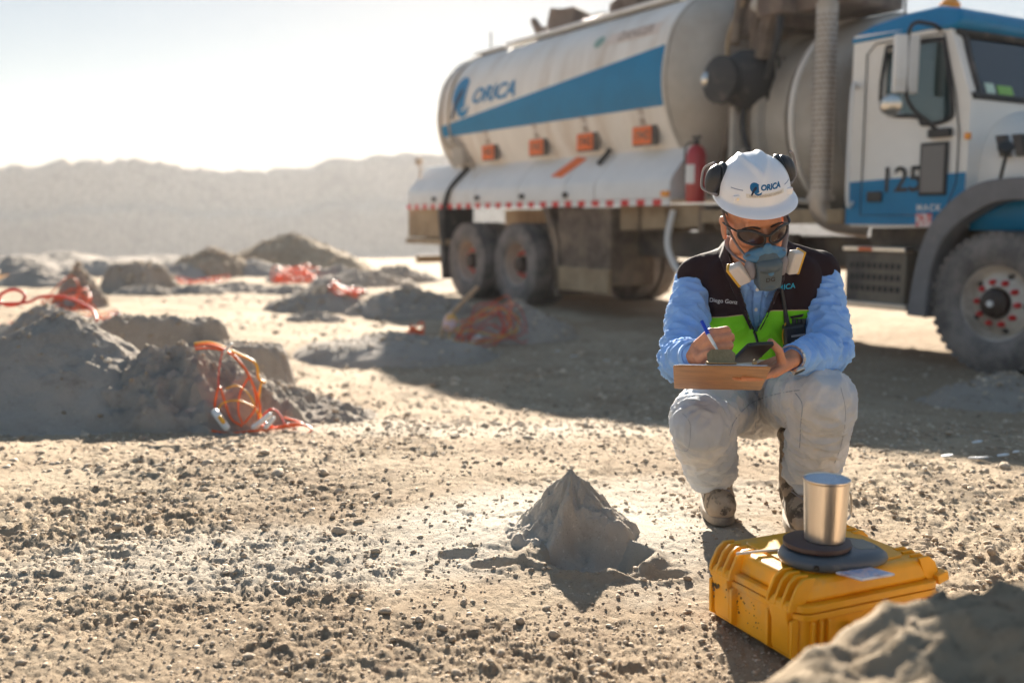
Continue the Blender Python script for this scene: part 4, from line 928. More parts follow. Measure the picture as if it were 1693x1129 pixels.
def vest_mat():
    m = bpy.data.materials.new('two tone vest cloth'); m.use_nodes = True; N = m.node_tree.nodes; L = m.node_tree.links; b = N['Principled BSDF']
    b.inputs['Roughness'].default_value = .85; b.inputs['Specular IOR Level'].default_value = .2
    tc = N.new('ShaderNodeTexCoord'); sx = N.new('ShaderNodeSeparateXYZ'); L.new(tc.outputs['Object'], sx.inputs[0])
    # sewn join: z = .612 + slope towards one side
    a = N.new('ShaderNodeMath'); a.operation = 'MULTIPLY_ADD'; a.inputs[1].default_value = .16; a.inputs[2].default_value = .503; L.new(sx.outputs[0], a.inputs[0])
    mn = N.new('ShaderNodeMath'); mn.operation = 'MINIMUM'; mn.inputs[1].default_value = .617; L.new(a.outputs[0], mn.inputs[0])
    d = N.new('ShaderNodeMath'); d.operation = 'SUBTRACT'; L.new(sx.outputs[2], d.inputs[0]); L.new(mn.outputs[0], d.inputs[1])
    def gt(v): g = N.new('ShaderNodeMath'); g.operation = 'GREATER_THAN'; g.inputs[1].default_value = v; L.new(d.outputs[0], g.inputs[0]); return g.outputs[0]
    def mix(ca, cb, f):
        x = N.new('ShaderNodeMix'); x.data_type = 'RGBA'; L.new(f, x.inputs[0])
        if isinstance(ca, tuple): x.inputs[6].default_value = (*ca, 1)
        else: L.new(ca, x.inputs[6])
        x.inputs[7].default_value = (*cb, 1); return x.outputs[2]
    c = mix((.20, .62, .02), (.55, .38, .22), gt(-.0025)); c = mix(c, (.026, .014, .016), gt(.0)); L.new(c, b.inputs['Base Color'])
    n = N.new('ShaderNodeTexNoise'); n.inputs['Scale'].default_value = 300; L.new(tc.outputs['Object'], n.inputs[0])
    bp = N.new('ShaderNodeBump'); bp.inputs['Distance'].default_value = .0007; L.new(n.outputs[0], bp.inputs['Height']); L.new(bp.outputs[0], b.inputs['Normal'])
    return m
M['vest'] = vest_mat()

man = empty('person', (.72, 2.85, 0)); bpy.context.view_layer.update()
tag(man, 'squatting man in white hard hat, respirator and green and brown vest writing on a clipboard', 'person')
def under(o, parent):
    o.parent = parent; o.matrix_parent_inverse = Matrix.Translation(-parent_loc(parent)); return o
def parent_loc(p):
    v = Vector(p.location) if p is man else Vector((0, 0, 0))
    return v
def mpart(mb_or_me, name, m, parent=None, ang=180, **k):
    """part of the man built in world coordinates"""
    if isinstance(mb_or_me, MB): o = mb_or_me.build(name, m, None, ang, **k)
    else: mb_or_me.materials.clear(); mb_or_me.materials.append(m); o = link(name, mb_or_me, None, ang)
    o.parent = parent or man
    if not parent: o.matrix_parent_inverse = Matrix.Translation(-Vector(man.location))
    return o

# joints
shR = P(1150, 466, 2.885); shL = P(1354, 455, 2.865)
elR = P(1124, 598, 2.62); elL = P(1374, 583, 2.64)
wrR = P(1147, 588, 2.44); wrL = P(1311, 592, 2.47)
hipR = P(1205, 655, 2.98); hipL = P(1300, 650, 2.98)
knR = P(1160, 700, 2.62); knL = P(1363, 664, 2.52)
anR = Vector((.612, 2.93, .10)); anL = Vector((.825, 2.80, .10))
pel = Vector((.752, 3.02, .36)); abd = P(1253, 560, 2.90); che = P(1250, 500, 2.86); upc = P(1250, 450, 2.83); nkb = P(1248, 425, 2.80)

# head frame: x to the picture's right, y forward out of the face, z up
HR = Matrix.Rotation(R(6), 3, 'Z') @ Matrix.Rotation(R(22), 3, 'X') @ Matrix.Rotation(R(-9), 3, 'Y')
HC = P(1246, 367, 2.66)
def hd(x, y, z): return HC + HR @ Vector((x, -y, z))
def hdir(x, y, z): return HR @ Vector((x, -y, z))

def hand(mb, W, D, N_, S, curls, thumb, k=1.0, spread=.0):
    """W wrist, D towards the knuckles, N_ palm normal, S little finger -> index; curls: 4 x 3 bend angles, index first"""
    D = Vector(D).normalized(); S = Vector(S); S = (S - D * S.dot(D)).normalized(); N0 = Vector(N_); N1 = D.cross(S); N1 = N1 if N1.dot(N0) > 0 else -N1
    offs = (.031, .0105, -.0105, -.030); rad_ = (.0092, .0095, .009, .0078); lens = ((.043, .026, .021), (.047, .029, .022), (.043, .027, .021), (.034, .021, .018)); tips = []
    for i in range(4):
        K = W + (D * (.084 - .004 * abs(i - 1)) + S * offs[i]) * k
        mb.cap(W + (S * offs[i] * .55 + D * .012) * k, K, .015 * k, .0125 * k)
        p = K; a = 0
        for L_, ca, q in zip(lens[i], curls[i], (0, 1, 2)):
            a += R(ca); d = D * math.cos(a) + N1 * math.sin(a) + S * spread * (1.5 - i) * .3; d.normalize(); n = p + d * L_ * k
            mb.cap(p, n, rad_[i] * k * (1.06 - .1 * q), rad_[i] * k * (.98 - .12 * q)); mb.ell(n, (rad_[i] * k * (1.0 - .12 * q),) * 3); p = n
        tips.append(p)
    t = [Vector(q) for q in thumb]
    mb.cap(W + (S * .015 + D * .01) * k, t[0], .017 * k, .014 * k); mb.cap(t[0], t[1], .0125 * k, .0108 * k); mb.cap(t[1], t[2], .0108 * k, .009 * k)
    return tips

body = MB()
def hell(c, r): body.ell(hd(*c), r, HR)
hell((0, -.012, .045), (.075, .094, .086)); hell((0, .030, -.012), (.064, .064, .085)); hell((0, .040, -.072), (.05, .05, .045))
for s in (-1, 1):
    hell((s * .038, .062, -.018), (.024, .022, .022)); hell((s * .03, .082, .006), (.012, .010, .010))
    hell((s * .052, .02, -.055), (.018, .035, .03))
    hell((s * .080, -.004, -.004), (.0065, .018, .033)); hell((s * .083, -.008, .012), (.007, .015, .014)); hell((s * .078, -.002, -.03), (.006, .009, .011))
    hell((s * .011, .103, -.033), (.009, .010, .008))
body.cap(hd(-.036, .083, .030), hd(.036, .083, .030), .012, .012); body.cap(hd(0, .088, .012), hd(0, .112, -.030), .009, .0125); body.cap(hd(-.018, .088, -.062), hd(.018, .088, -.062), .009)
hell((0, .06, .05), (.055, .035, .035))
body.cap(hd(0, -.02, -.05), nkb + Vector((0, .02, -.02)), .058, .062)
for a, b, ra, rb in ((nkb, upc, .06, .09), (upc, che, .10, .11), (che, abd, .11, .10), (abd, pel, .10, .12)): body.cap(a, b, ra * .85, rb * .85)
for s_, e_, w__ in ((shR, elR, wrR), (shL, elL, wrL)):
    body.cap(upc, s_, .06, .045); body.cap(s_, e_, .043, .034); body.cap(e_, w__, .034, .024)
for h_, k_, a_ in ((hipR, knR, anR), (hipL, knL, anL)):
    body.cap(pel, h_, .09, .08); body.cap(h_, k_, .072, .052); body.cap(k_, a_, .046, .034); body.cap(a_, a_ + Vector((-.01, -.10, -.04)), .030, .024)
# his right hand (left in the picture) holds the pen over the paper
thR = (P(1158, 592, 2.40), P(1172, 583, 2.375), P(1182, 586, 2.365))
hand(body, wrR, P(1172, 573, 2.40) - wrR, (.25, .55, -.6), (-.15, .35, .85), ((62, 62, 28), (66, 66, 30), (70, 70, 30), (72, 74, 30)), thR, .95)
# his left hand carries board and phone from below, thumb up along the phone
BZ = lambda y: .527 - .347 * (y - 2.30)
thL = (P(1294, 603, 2.435), P(1288, 580, 2.425), P(1274, 565, 2.42))
hand(body, wrL, (-.91, -.33, -.34), (-.2, -.1, 1), (-.1, -1, -.25), ((8, 10, 6), (6, 12, 8), (8, 14, 10), (8, 16, 10)), thL, 1.0)
me = blob(body, .0032, 3, .5)
skin = mpart(me, 'body', M['skin'])

# hair at temples and nape
m = MB(); m.ell(hd(0, -.022, .052), (.0775, .094, .086), HR); me = m.mesh()
hr = mpart(me, 'hair', M['hair'])
for s in (-1, 1):
    m = MB(); m.tube(spline([hd(s * .014, .098, .024), hd(s * .034, .095, .030), hd(s * .055, .081, .023)], 5), [.004] * 2 + [.0048] * 7 + [.003] * 2, 6, flat=.5); mpart(m, 'eyebrow', M['hair'])

# cloth wrinkles
def folds(me, segs, amp, f=22, along=3.2, seed=0., base=.3):
    """creases running round the limbs, strongest at the bends. segs: (a, b, strength at a, strength at b)"""
    c = coords(me); n = normals(me); best = np.full(len(c), 1e9); D = np.zeros_like(c); st = np.zeros(len(c))
    for a, b, sa, sb in segs:
        a = np.array(a); b = np.array(b); d = b - a; L_ = np.linalg.norm(d); d = d / L_; t = np.clip((c - a) @ d / L_, 0, 1)
        q = np.linalg.norm(c - (a + t[:, None] * d * L_), axis=1); k = q < best; best[k] = q[k]; D[k] = d; st[k] = (sa + (sb - sa) * t)[k]
    al = (c * D).sum(1)[:, None]; q = c + D * al * (along - 1) ; q = q * f / along + seed
    w1_ = pn3(q + .8 * np.stack([pn3(q * .5 + 5), pn3(q * .5 + 9), pn3(q * .5 + 13)], 1)); r1 = 1.15 - np.abs(w1_ * 1.5) ** .75 * 2.0
    w2_ = pn3(q * 2.1 + 31); r2 = 1 - np.abs(w2_) * 2
    h = (r1 * .7 + r2 * .22) * (base + st) + .25 * pn3(c * 9 + seed)
    set_coords(me, c + n * (amp * h)[:, None])

# trousers
m = MB(); m.ell(pel + Vector((0, 0, -.01)), (.175, .14, .15)); m.cap(pel, abd + Vector((0, 0, -.02)), .13, .125)
m.cap(hipR, knR + Vector((.005, .03, 0)), .105, .082); m.cap(hipL, knL + Vector((0, .03, 0)), .105, .084)
hmR = P(1176, 775, 2.85); hmL = P(1338, 786, 2.755)
m.chain((knR + Vector((0, .01, -.005)), .080), (knR.lerp(hmR, .5), .076), (hmR, .064)); m.chain((knL + Vector((0, .01, 0)), .082), (knL.lerp(hmL, .5), .073), (hmL, .068))
me = blob(m, .0052, 5)
folds(me, [(hipR, knR, .9, .5), (hipL, knL, .9, .5), (knR, hmR, .5, 1.1), (knL, hmL, .5, 1.1), (pel, abd, .4, .4)], .0125, 28, 2.0, 3.)
folds(me, [(hipR, knR, .9, .5), (hipL, knL, .9, .5), (knR, hmR, .5, 1.3), (knL, hmL, .5, 1.3)], .002, 55, 1.5, 23.)
tr = mpart(me, 'trousers', M['jeans'])
# open the hems
for hm, an, r_ in ((hmR, anR, .12), (hmL, anL, .12)):
    mc = MB(); mc.cyl(hm + Vector((0, 0, -.0)) + (an - hm).normalized() * .008, hm + (an - hm).normalized() * .2, r_, r_, 20)
    mo_ = tr.matrix_parent_inverse.copy(); mc_me = mc
    # cut in the part's own frame
    c_o = bpy.data.objects.new('cutter', mc.mesh()); col.objects.link(c_o); bo = tr.modifiers.new('b', 'BOOLEAN'); bo.object = c_o; bo.operation = 'DIFFERENCE'; bo.solver = 'EXACT'
    r_me = evaluated(tr); tr.modifiers.remove(bo); tr.data = r_me; bpy.data.objects.remove(c_o)
M['seam'] = mat('seam', (.33, .36, .42), .9)
tb = BVHTree.FromPolygons([tuple(v.co) for v in tr.data.vertices], [tuple(p.vertices) for p in tr.data.polygons])
def onto(tree, p, d, off=.001):
    h = tree.ray_cast(Vector(p) - Vector(d).normalized() * .0, Vector(d).normalized())
    return None if h[0] is None else h[0] - Vector(d).normalized() * off
def surf_line(tree, pts, r, m_, name, parent, n=6):
    out = []
    for q in spline([Vector((a, b, 0)) for a, b in pts], 6):
        t = P(q.x, q.y, 2.0); d = (t - cam.location).normalized(); h = onto(tree, t, d, r * .3)
        if h: out.append(h)
    if len(out) > 3: mb = MB(); mb.tube(out, r, 5); mpart(mb, name, m_, parent)
surf_line(tb, [(1252, 650), (1250, 690), (1247, 733)], .0014, M['seam'], 'seam', tr)
surf_line(tb, [(1322, 645), (1300, 648), (1270, 655), (1240, 668), (1215, 695), (1206, 720)], .0012, M['seam'], 'seam', tr)
surf_line(tb, [(1128, 683), (1141, 702), (1137, 744), (1117, 740)], .001, M['seam'], 'seam', tr)
surf_line(tb, [(1390, 640), (1398, 680), (1392, 730), (1380, 765)], .001, M['seam'], 'seam', tr)
surf_line(tb, [(1315, 650), (1326, 668), (1324, 700), (1322, 740)], .0012, M['seam'], 'seam', tr)

# shirt
m = MB(); m.ell(che + Vector((0, .01, 0)), (.155, .115, .14)); m.cap(che, abd, .125, .125); m.cap(upc, che, .10, .12); m.cap(abd, pel + Vector((0, 0, .06)), .12, .13)
m.cap(nkb + Vector((0, .01, .0)), upc, .068, .09)
for s_, e_, w__ in ((shR, elR, wrR), (shL, elL, wrL)):
    cu = e_.lerp(w__, .86)
    m.chain((upc.lerp(s_, .4), .078), (s_, .055), (s_.lerp(e_, .5), .055), (e_, .047), (e_.lerp(w__, .5), .046), (cu, .037))
me = blob(m, .0045, 5)
folds(me, [(shR, elR, .5, 1.2), (shL, elL, .5, 1.2), (elR, wrR, 1.2, .7), (elL, wrL, 1.2, .7), (che, abd, .2, .3)], .011, 32, 2.0, 7.)
folds(me, [(shR, elR, .5, 1.2), (shL, elL, .5, 1.2), (elR, wrR, 1.2, .7), (elL, wrL, 1.2, .7)], .0012, 60, 1.5, 27.)
shirt = mpart(me, 'shirt', M['shirt'])
m = MB()
for w__, e_ in ((wrR, elR), (wrL, elL)):
    d = (w__ - e_).normalized(); c0 = e_.lerp(w__, .84); m.lathe([(.034, 0), (.037, .004), (.0375, .038), (.034, .041), (.030, .038), (.030, .0)], c0, d, 22)
    mpart(m, 'cuff', M['shirt'], shirt, 60); m = MB()

# vest: shell over the shirt, cut open in a V in front
m = MB(); m.ell(che + Vector((-.002, -.012, .0)), (.182, .130, .150)); m.cap(che + Vector((0, -.01, 0)), abd, .150, .146); m.cap(upc, che, .125, .145)
for s_ in (shR, shL): m.cap(upc.lerp(s_, .55) + Vector((0, -.045, -.01)), che.lerp(s_, .42) + Vector((0, -.07, -.06)), .072, .082); m.cap(abd, abd.lerp(pel, .45), .142, .145)
for s_ in (shR, shL): m.cap(upc, upc.lerp(s_, .94) + Vector((0, -.012, .008)), .10, .066)
m.cap(nkb + Vector((0, .035, .0)), upc + Vector((0, .02, 0)), .082, .10)
me = blob(m, .0048, 6)
folds(me, [(shR, abd, .4, .9), (shL, abd, .4, .9)], .006, 16, 2., 15.)
vest = mpart(me, 'vest', M['vest'])
def px_prism(mb, poly, y0, y1):
    """solid with the given outline as seen by the camera, between depths y0 and y1"""
    n = len(poly); mb.add([P(a, b, y0) for a, b in poly] + [P(a, b, y1) for a, b in poly], [tuple(reversed(range(n))), tuple(range(n, 2 * n))] + [(i, (i + 1) % n, n + (i + 1) % n, n + i) for i in range(n)])
def cutobj(o, mb):
    c_o = bpy.data.objects.new('cutter', mb.mesh()); col.objects.link(c_o); bo = o.modifiers.new('b', 'BOOLEAN'); bo.object = c_o; bo.operation = 'DIFFERENCE'; bo.solver = 'EXACT'
    r_me = evaluated(o); o.modifiers.remove(bo); o.data = r_me; bpy.data.objects.remove(c_o)
mc = MB(); px_prism(mc, [(1196, 400), (1215, 455), (1224, 480), (1240, 530), (1246, 548), (1252, 548), (1262, 530), (1285, 480), (1296, 400)], 2.3, 2.80); cutobj(vest, mc)
mc = MB(); mc.add([abd + Vector(q) for q in ((-.3, -.3, -.055), (.3, -.3, -.055), (.3, .4, -.0), (-.3, .4, .0), (-.3, -.3, -.4), (.3, -.3, -.4), (.3, .4, -.4), (-.3, .4, -.4))], [(0, 1, 2, 3), (7, 6, 5, 4), (0, 4, 5, 1), (1, 5, 6, 2), (2, 6, 7, 3), (3, 7, 4, 0)]); cutobj(vest, mc)
vest.data.materials.clear(); vest.data.materials.append(M['vest'])
vb = BVHTree.FromPolygons([tuple(v.co) for v in vest.data.vertices], [tuple(p.vertices) for p in vest.data.polygons])
sb_ = BVHTree.FromPolygons([tuple(v.co) for v in shirt.data.vertices], [tuple(p.vertices) for p in shirt.data.polygons])
def on_px(tree, px_, py_, off):
    t = P(px_, py_, 1.9); d = (t - cam.location).normalized(); h = tree.ray_cast(t, d)
    return None if h[0] is None else h[0] - d * off
def px_patch(name, tree, poly, thick, m_, parent, off=.002, cutlen=7):
    """a flap of cloth lying on the body, with real thickness"""
    vv, ff = poly_verts(poly, cutlen); a = [on_px(tree, u, v, off) for u, v in vv]
    if any(q is None for q in a):
        dd = [ (q - cam.location).length for q in a if q is not None]; dm = sum(dd) / max(len(dd), 1)
        a = [q if q is not None else cam.location + (P(u, v, 2) - cam.location).normalized() * dm for q, (u, v) in zip(a, vv)]
    mb = MB(); mb.add(a, ff); o = mpart(mb, name, m_, parent, 60)
    s_ = o.modifiers.new('t', 'SOLIDIFY'); s_.thickness = thick; s_.offset = 0
    return o
M['vest_dark'] = cloth('dark brown fleece', (.026, .014, .016), var=.1)
# standing collar of the vest, folded lapel with green lining, zip
px_patch('collar_flap', vb, [(1199, 398), (1190, 425), (1200, 455), (1216, 490), (1240, 545), (1243, 538), (1226, 482), (1216, 450), (1207, 420)], .006, M['vest_dark'], vest, .006)
px_patch('collar_flap', vb, [(1290, 400), (1298, 430), (1296, 462), (1280, 500), (1256, 545), (1251, 541), (1270, 492), (1284, 455), (1286, 425)], .006, M['vest_dark'], vest, .006)
px_patch('lining', vb, [(1262, 512), (1270, 517), (1254, 546), (1250, 542)], .003, mat('green lining', (.2, .62, .02), .8), vest, .010)
surf_line(vb, [(1240, 535), (1248, 552), (1253, 570), (1258, 590)], .004, M['black'], 'zip', vest)
px_patch('pocket_flap', vb, [(1306, 523), (1329, 519), (1326, 524), (1308, 527)], .003, M['vest_dark'], vest, .004)
def px_text(name, body_, size_px, cx, cy, rot, tree, m_, parent, bold=.0, shear=0, off=.0015, sp=1):
    vv, ff = text_verts(body_, size_px, bold * size_px, shear, sp); c_, s_ = math.cos(R(rot)), math.sin(R(rot)); out = []
    for a, b in vv:
        q = on_px(tree, cx + a * c_ + b * s_, cy + a * s_ - b * c_, off); out.append(q)
    ok = [q for q in out if q is not None]
    if not ok: return
    out = [q if q is not None else ok[0] for q in out]
    mb = MB(); mb.add(out, ff); return mpart(mb, name, m_, parent, 0)
px_text('lettering', 'Diego Gonz', 9.5, 1196, 498, 5, vb, M['panel_paint'], vest)
px_text('lettering', 'ORICA', 12, 1296, 475, -8, vb, mat('cyan thread', (.02, .42, .6), .6), vest, .012, .2)
# shirt collar and placket
px_patch('shirt_collar', sb_, [(1218, 452), (1232, 462), (1240, 476), (1230, 500), (1222, 480)], .004, M['shirt'], shirt, .010, 6)
px_patch('shirt_collar', sb_, [(1278, 452), (1262, 462), (1262, 478), (1266, 492), (1280, 474)], .004, M['shirt'], shirt, .010, 6)
px_patch('placket', sb_, [(1246, 470), (1262, 470), (1258, 500), (1254, 546), (1248, 546), (1244, 510)], .003, M['shirt'], shirt, .004, 6)
for q in ((1252, 479), (1250, 512)):
    p_ = on_px(sb_, *q, .006)
    if p_: m = MB(); m.lathe([(.005, -.001), (.005, .001)], p_, (0, -1, 0), 10); mpart(m, 'button', M['panel_paint'], shirt, 30)

# boots
def boot(an, toe, name='boot'):
    d = (toe - an); d.z = 0; d.normalize(); s = Vector((-d.y, d.x, 0)); up = Vector((0, 0, 1)); g = Vector((an.x, an.y, 0)); m = MB()
    m.cap(g + d * .10 + up * .055, g + d * .155 + up * .046, .047, .044); m.cap(g - d * .03 + up * .06, g + d * .11 + up * .055, .045, .047); m.ell(g - d * .045 + up * .05, (.042, .042, .045))
    m.cap(g - d * .015 + up * .08, g + up * .24 - d * .0, .052, .056); m.cap(g + up * .10 + d * .02, g + d * .09 + up * .065, .05, .042)
    m.lathe([(.062, 0), (.064, .012), (.06, .03)], g + up * .235 - d * .0, (0, 0, 1), 20)
    me = blob(m, .0045, 3); c = coords(me); c[:, 2] = np.maximum(c[:, 2], .018); n = normals(me); c += n * (.0025 * pn3(c * 45))[:, None]; set_coords(me, c)
    b = mpart(me, name, M['boot'])
    m = MB(); ol = []
    for k in range(28):
        a = 2 * math.pi * k / 28; x_ = math.cos(a); y_ = math.sin(a); ol.append((.055 + .145 * x_, (.046 + .006 * x_) * math.copysign(abs(y_) ** .8, y_)))
    m.prism(ol, lambda a, b_, t: g + d * a + s * b_ + up * t, .0, .024); mpart(m, 'sole', M['sole'], b, 40, bevel=.003)
    bb_ = BVHTree.FromPolygons([tuple(v.co) for v in me.vertices], [tuple(p.vertices) for p in me.polygons])
    for k in range(6):
        h_ = .095 + .024 * k; L_ = []
        for t in (-.028, -.014, 0, .014, .028):
            o_ = g + d * .3 + s * (t * (1 if k % 2 else -1)) + up * (h_ + .01 * t / .028); h = bb_.ray_cast(o_, -d)
            if h[0]: L_.append(h[0] + d * .002)
        if len(L_) > 2: m = MB(); m.tube(L_, .0028, 5); mpart(m, 'lace', M['strap'], b)
    return b
boot(anR, Vector((.600, 2.78, 0))); boot(anL, Vector((.80, 2.63, 0)))

# hard hat
def dome(ph, v, off=0):
    """ph round the head (0 = front), v 0 at the crown to 1 at the rim"""
    a = v * math.pi / 2; r_ = math.sin(a) ** .92; x = math.sin(ph) * r_; y = math.cos(ph) * r_; z = math.cos(a) ** .86 if v < 1 else 0
    X, Y_, Zz = .0915 * x, .115 * y - .004, .090 + .092 * z
    t = sst(-.1, .9, 1 - max(y, -.2) * 1.15) ; w_ = .024 * float(t) + .001
    if y > -.6: b = .0065 * math.exp(-((abs(X) - w_) / .0085) ** 2) * float(sst(.95, .6, y)) * float(sst(-.7, -.3, y)); k = 1 + b / .11; X *= k; Y_ *= k; Zz = .090 + (Zz - .090) * k + b * .3
    return X, Y_, Zz + off
rows = []
NP = 96
for i in range(27): rows.append([dome(2 * math.pi * k / NP, max(i / 26, .002)) for k in range(NP)])
def brim(ex, dz, front, fz):
    o = []
    for k in range(NP):
        ph = 2 * math.pi * k / NP; x, y, z = dome(ph, 1); f_ = max(0, math.cos(ph)) ** 1.6; L_ = math.hypot(x, y)
        e = ex + front * f_; o.append((x + x / L_ * e, y + y / L_ * e, z + dz + fz * f_))
    return o
rows += [brim(.002, -.004, 0, 0), brim(.007, -.008, .010, .0), brim(.010, -.012, .022, -.003), brim(.011, -.015, .026, -.006), brim(.009, -.016, .023, -.007), brim(.0, -.012, .008, -.004), brim(-.004, -.008, 0, 0)]
for i in range(12): rows.append([(x * .965, (y + .004) * .965 - .004, .090 + (z - .090) * .96) for x, y, z in [dome(2 * math.pi * k / NP, max(1 - i / 11, .01)) for k in range(NP)]])
m = MB(); vs_ = [hd(*q) for r_ in rows for q in r_]; nr2 = len(rows)
m.add(vs_, [(i * NP + k, i * NP + (k + 1) % NP, (i + 1) * NP + (k + 1) % NP, (i + 1) * NP + k) for i in range(nr2 - 1) for k in range(NP)] + [tuple(range(NP)), tuple((nr2 - 1) * NP + k for k in range(NP))])
hat = mpart(m, 'hard_hat', M['hat'], None, 60)
hb = BVHTree.FromPolygons([tuple(v.co) for v in hat.data.vertices], [tuple(p.vertices) for p in hat.data.polygons])
def on_hat(a, b):
    h = hb.ray_cast(hd(a, .4, b), hdir(0, -1, 0)); return h[0] + hdir(0, .0009, 0) if h[0] else hd(a, .14, b)
def hat_decal(name, vf, cx, cz, rot, m_, off=0):
    c_, s_ = math.cos(R(rot)), math.sin(R(rot)); mb = MB(); mb.add([on_hat(cx + a * c_ - b * s_, cz + a * s_ + b * c_) + hdir(0, off, 0) for a, b in vf[0]], vf[1]); return mpart(mb, name, m_, hat, 0)
LB = mat('print blue', (.0, .12, .3), .4)
hat_decal('lettering', text_verts('ORICA', .0175, .0009, .22, .98), .012, .134, -2, LB)
rg, fg, sw = emblem(.024)
for q in (rg, sw): hat_decal('emblem', poly_verts(q, .004), -.026, .133, 0, LB)
hat_decal('emblem', poly_verts(fg, .004), -.026, .133, 0, M['logo_dark'], .0006)
hat_decal('name_strip', poly_verts([(-.048, -.005), (.048, -.005), (.048, .005), (-.048, .005)], .006), .0, .1165, 0, mat('name strip', (.72, .68, .62), .5), -.0003)
hat_decal('lettering', text_verts('DIEGO GONZALEZ CASTILLO', .0062, .0001), .0, .1165, 0, M['faded_print'], .0006)
for s in (-1, 1):
    hat_decal('slot', poly_verts([(-.011, -.0012), (.011, -.0012), (.011, .0012), (-.011, .0012)], .004), s * .064, .128, 0, mat('slot shade', (.3, .33, .45), .5))
    c_ = on_hat(s * .066, .106); m = MB(); m.box(c_, (.022, .01, .018), HR); mpart(m, 'rivet_block', M['hat'], hat, 40, bevel=.003)
    if s < 0: m = MB(); m.lathe([(.0035, 0), (.0035, .002)], c_ + hdir(0, .005, 0), hdir(0, 1, 0), 12); mpart(m, 'rivet', M['chrome'], hat, 40)
    # ear muffs, swung up onto the hat
    m = MB(); cc = hd(s * .094, -.03, .122); Mm = HR @ Matrix.Rotation(R(s * -14), 3, 'Y')
    def me_(q): return cc + Mm @ Vector(q)
    m.ell(cc, (.019, .032, .042), Mm); m.ell(me_((s * .009, 0, 0)), (.016, .026, .035), Mm); q_ = blob(m, .003, 2); mf_ = mpart(q_, 'ear_muff', M['muff'], hat)
    m = MB(); m.tube([me_((-s * .014, .030 * math.cos(t), .040 * math.sin(t))) for t in [k * .314 for k in range(20)]], .009, 8, closed=True); mpart(m, 'cushion', M['black'], hat)
    m = MB(); m.tube(spline([me_((s * .018, -.02, .052)), me_((s * .030, .01, .028)), me_((s * .031, .015, .0)), me_((s * .024, .01, -.03)), hd(s * .098, .0, .092)], 6), .0035, 8); mpart(m, 'muff_arm', M['strap'], hat)

# sunglasses
def face_s(x, z, o=0): return hd(x, .116 - 9.5 * x * x + o, z)
gl = MB(); GZ = .004
def lens_pts(s, k=1., n=26):
    o = []
    for i in range(n):
        t = 2 * math.pi * i / n; x = s * .0355 + s * .0 + .0295 * k * math.copysign(abs(math.cos(t)) ** .85, math.cos(t)); z = GZ + .0185 * k * math.copysign(abs(math.sin(t)) ** .8, math.sin(t)) + s * (x - s * .0355) * .14
        o.append((x, z))
    return o
fr = MB()
for s in (-1, 1): fr.tube([face_s(x, z) for x, z in lens_pts(s, 1.0)], .0032, 6, closed=True)
fr.tube(spline([face_s(-.066, GZ + .012), face_s(-.036, GZ + .0205, .002), face_s(-.008, GZ + .008, .002), face_s(.008, GZ + .008, .002), face_s(.036, GZ + .0205, .002), face_s(.066, GZ + .012)], 6), .0036, 7)
for s in (-1, 1): fr.tube(spline([face_s(s * .065, GZ + .010), hd(s * .075, .06, GZ + .013), hd(s * .082, .02, .014), hd(s * .084, -.02, .012)], 6), .004, 7, flat=.6)
glasses = mpart(fr, 'sunglasses', M['black'])
for s in (-1, 1):
    m = MB(); pp = lens_pts(s, .97); c_ = (s * .0355, GZ); n = len(pp); vs_ = [face_s(*c_, .004)] + [face_s(c_[0] + (a - c_[0]) * .5, c_[1] + (b - c_[1]) * .5, .003) for a, b in pp] + [face_s(a, b) for a, b in pp]
    m.add(vs_, [(0, 1 + k, 1 + (k + 1) % n) for k in range(n)] + [(1 + k, 1 + n + k, 1 + n + (k + 1) % n, 1 + (k + 1) % n) for k in range(n)]); mpart(m, 'lens', M['lens'], glasses, 180)

# respirator
m = MB(); me2 = MB()
me2.ell(hd(0, .088, -.060), (.046, .040, .036), HR); me2.cap(hd(0, .112, -.030), hd(0, .112, -.055), .018, .034); me2.ell(hd(0, .10, -.052), (.056, .022, .022), HR)
q_ = blob(me2, .003, 5); resp = mpart(q_, 'respirator', M['mask_gray'])
m = MB(); m.ell(hd(0, .100, -.052), (.056, .030, .017), HR); m.cap(hd(0, .119, -.020), hd(0, .112, -.046), .011, .026); m.cap(hd(-.012, .114, -.034), hd(-.045, .092, -.052), .014, .012); m.cap(hd(.012, .114, -.034), hd(.045, .092, -.052), .014, .012); q_ = blob(m, .003, 4); mpart(q_, 'nose_cup', M['mask_blue'], resp)
m = MB(); m.box(hd(0, .118, -.095), (.058, .05, .075), HR, taper=(1.15, 1)); m.ell(hd(0, .13, -.065), (.034, .03, .02), HR); m.ell(hd(0, .122, -.128), (.030, .028, .012), HR); q_ = blob(m, .0026, 5); body_r = mpart(q_, 'valve_cover', M['mask_gray'], resp)
rb_ = BVHTree.FromPolygons([tuple(v.co) for v in body_r.data.vertices], [tuple(p.vertices) for p in body_r.data.polygons])
def on_r(a, b, o=.0008):
    h = rb_.ray_cast(hd(a, .4, b), hdir(0, -1, 0)); return h[0] + hdir(0, o, 0) if h[0] else hd(a, .145, b)
vf = text_verts('DG', .0165, .0005, 0, 1.05); mb = MB(); mb.add([on_r(a, -.103 + b) for a, b in vf[0]], vf[1]); mpart(mb, 'lettering', M['black'], body_r, 0)
c_ = on_r(0, -.082); m = MB(); m.lathe([(.0075, 0), (.0075, .002), (.006, .0025)], c_, hdir(0, 1, 0), 20); mpart(m, 'valve', M['mask_blue'], body_r, 40)
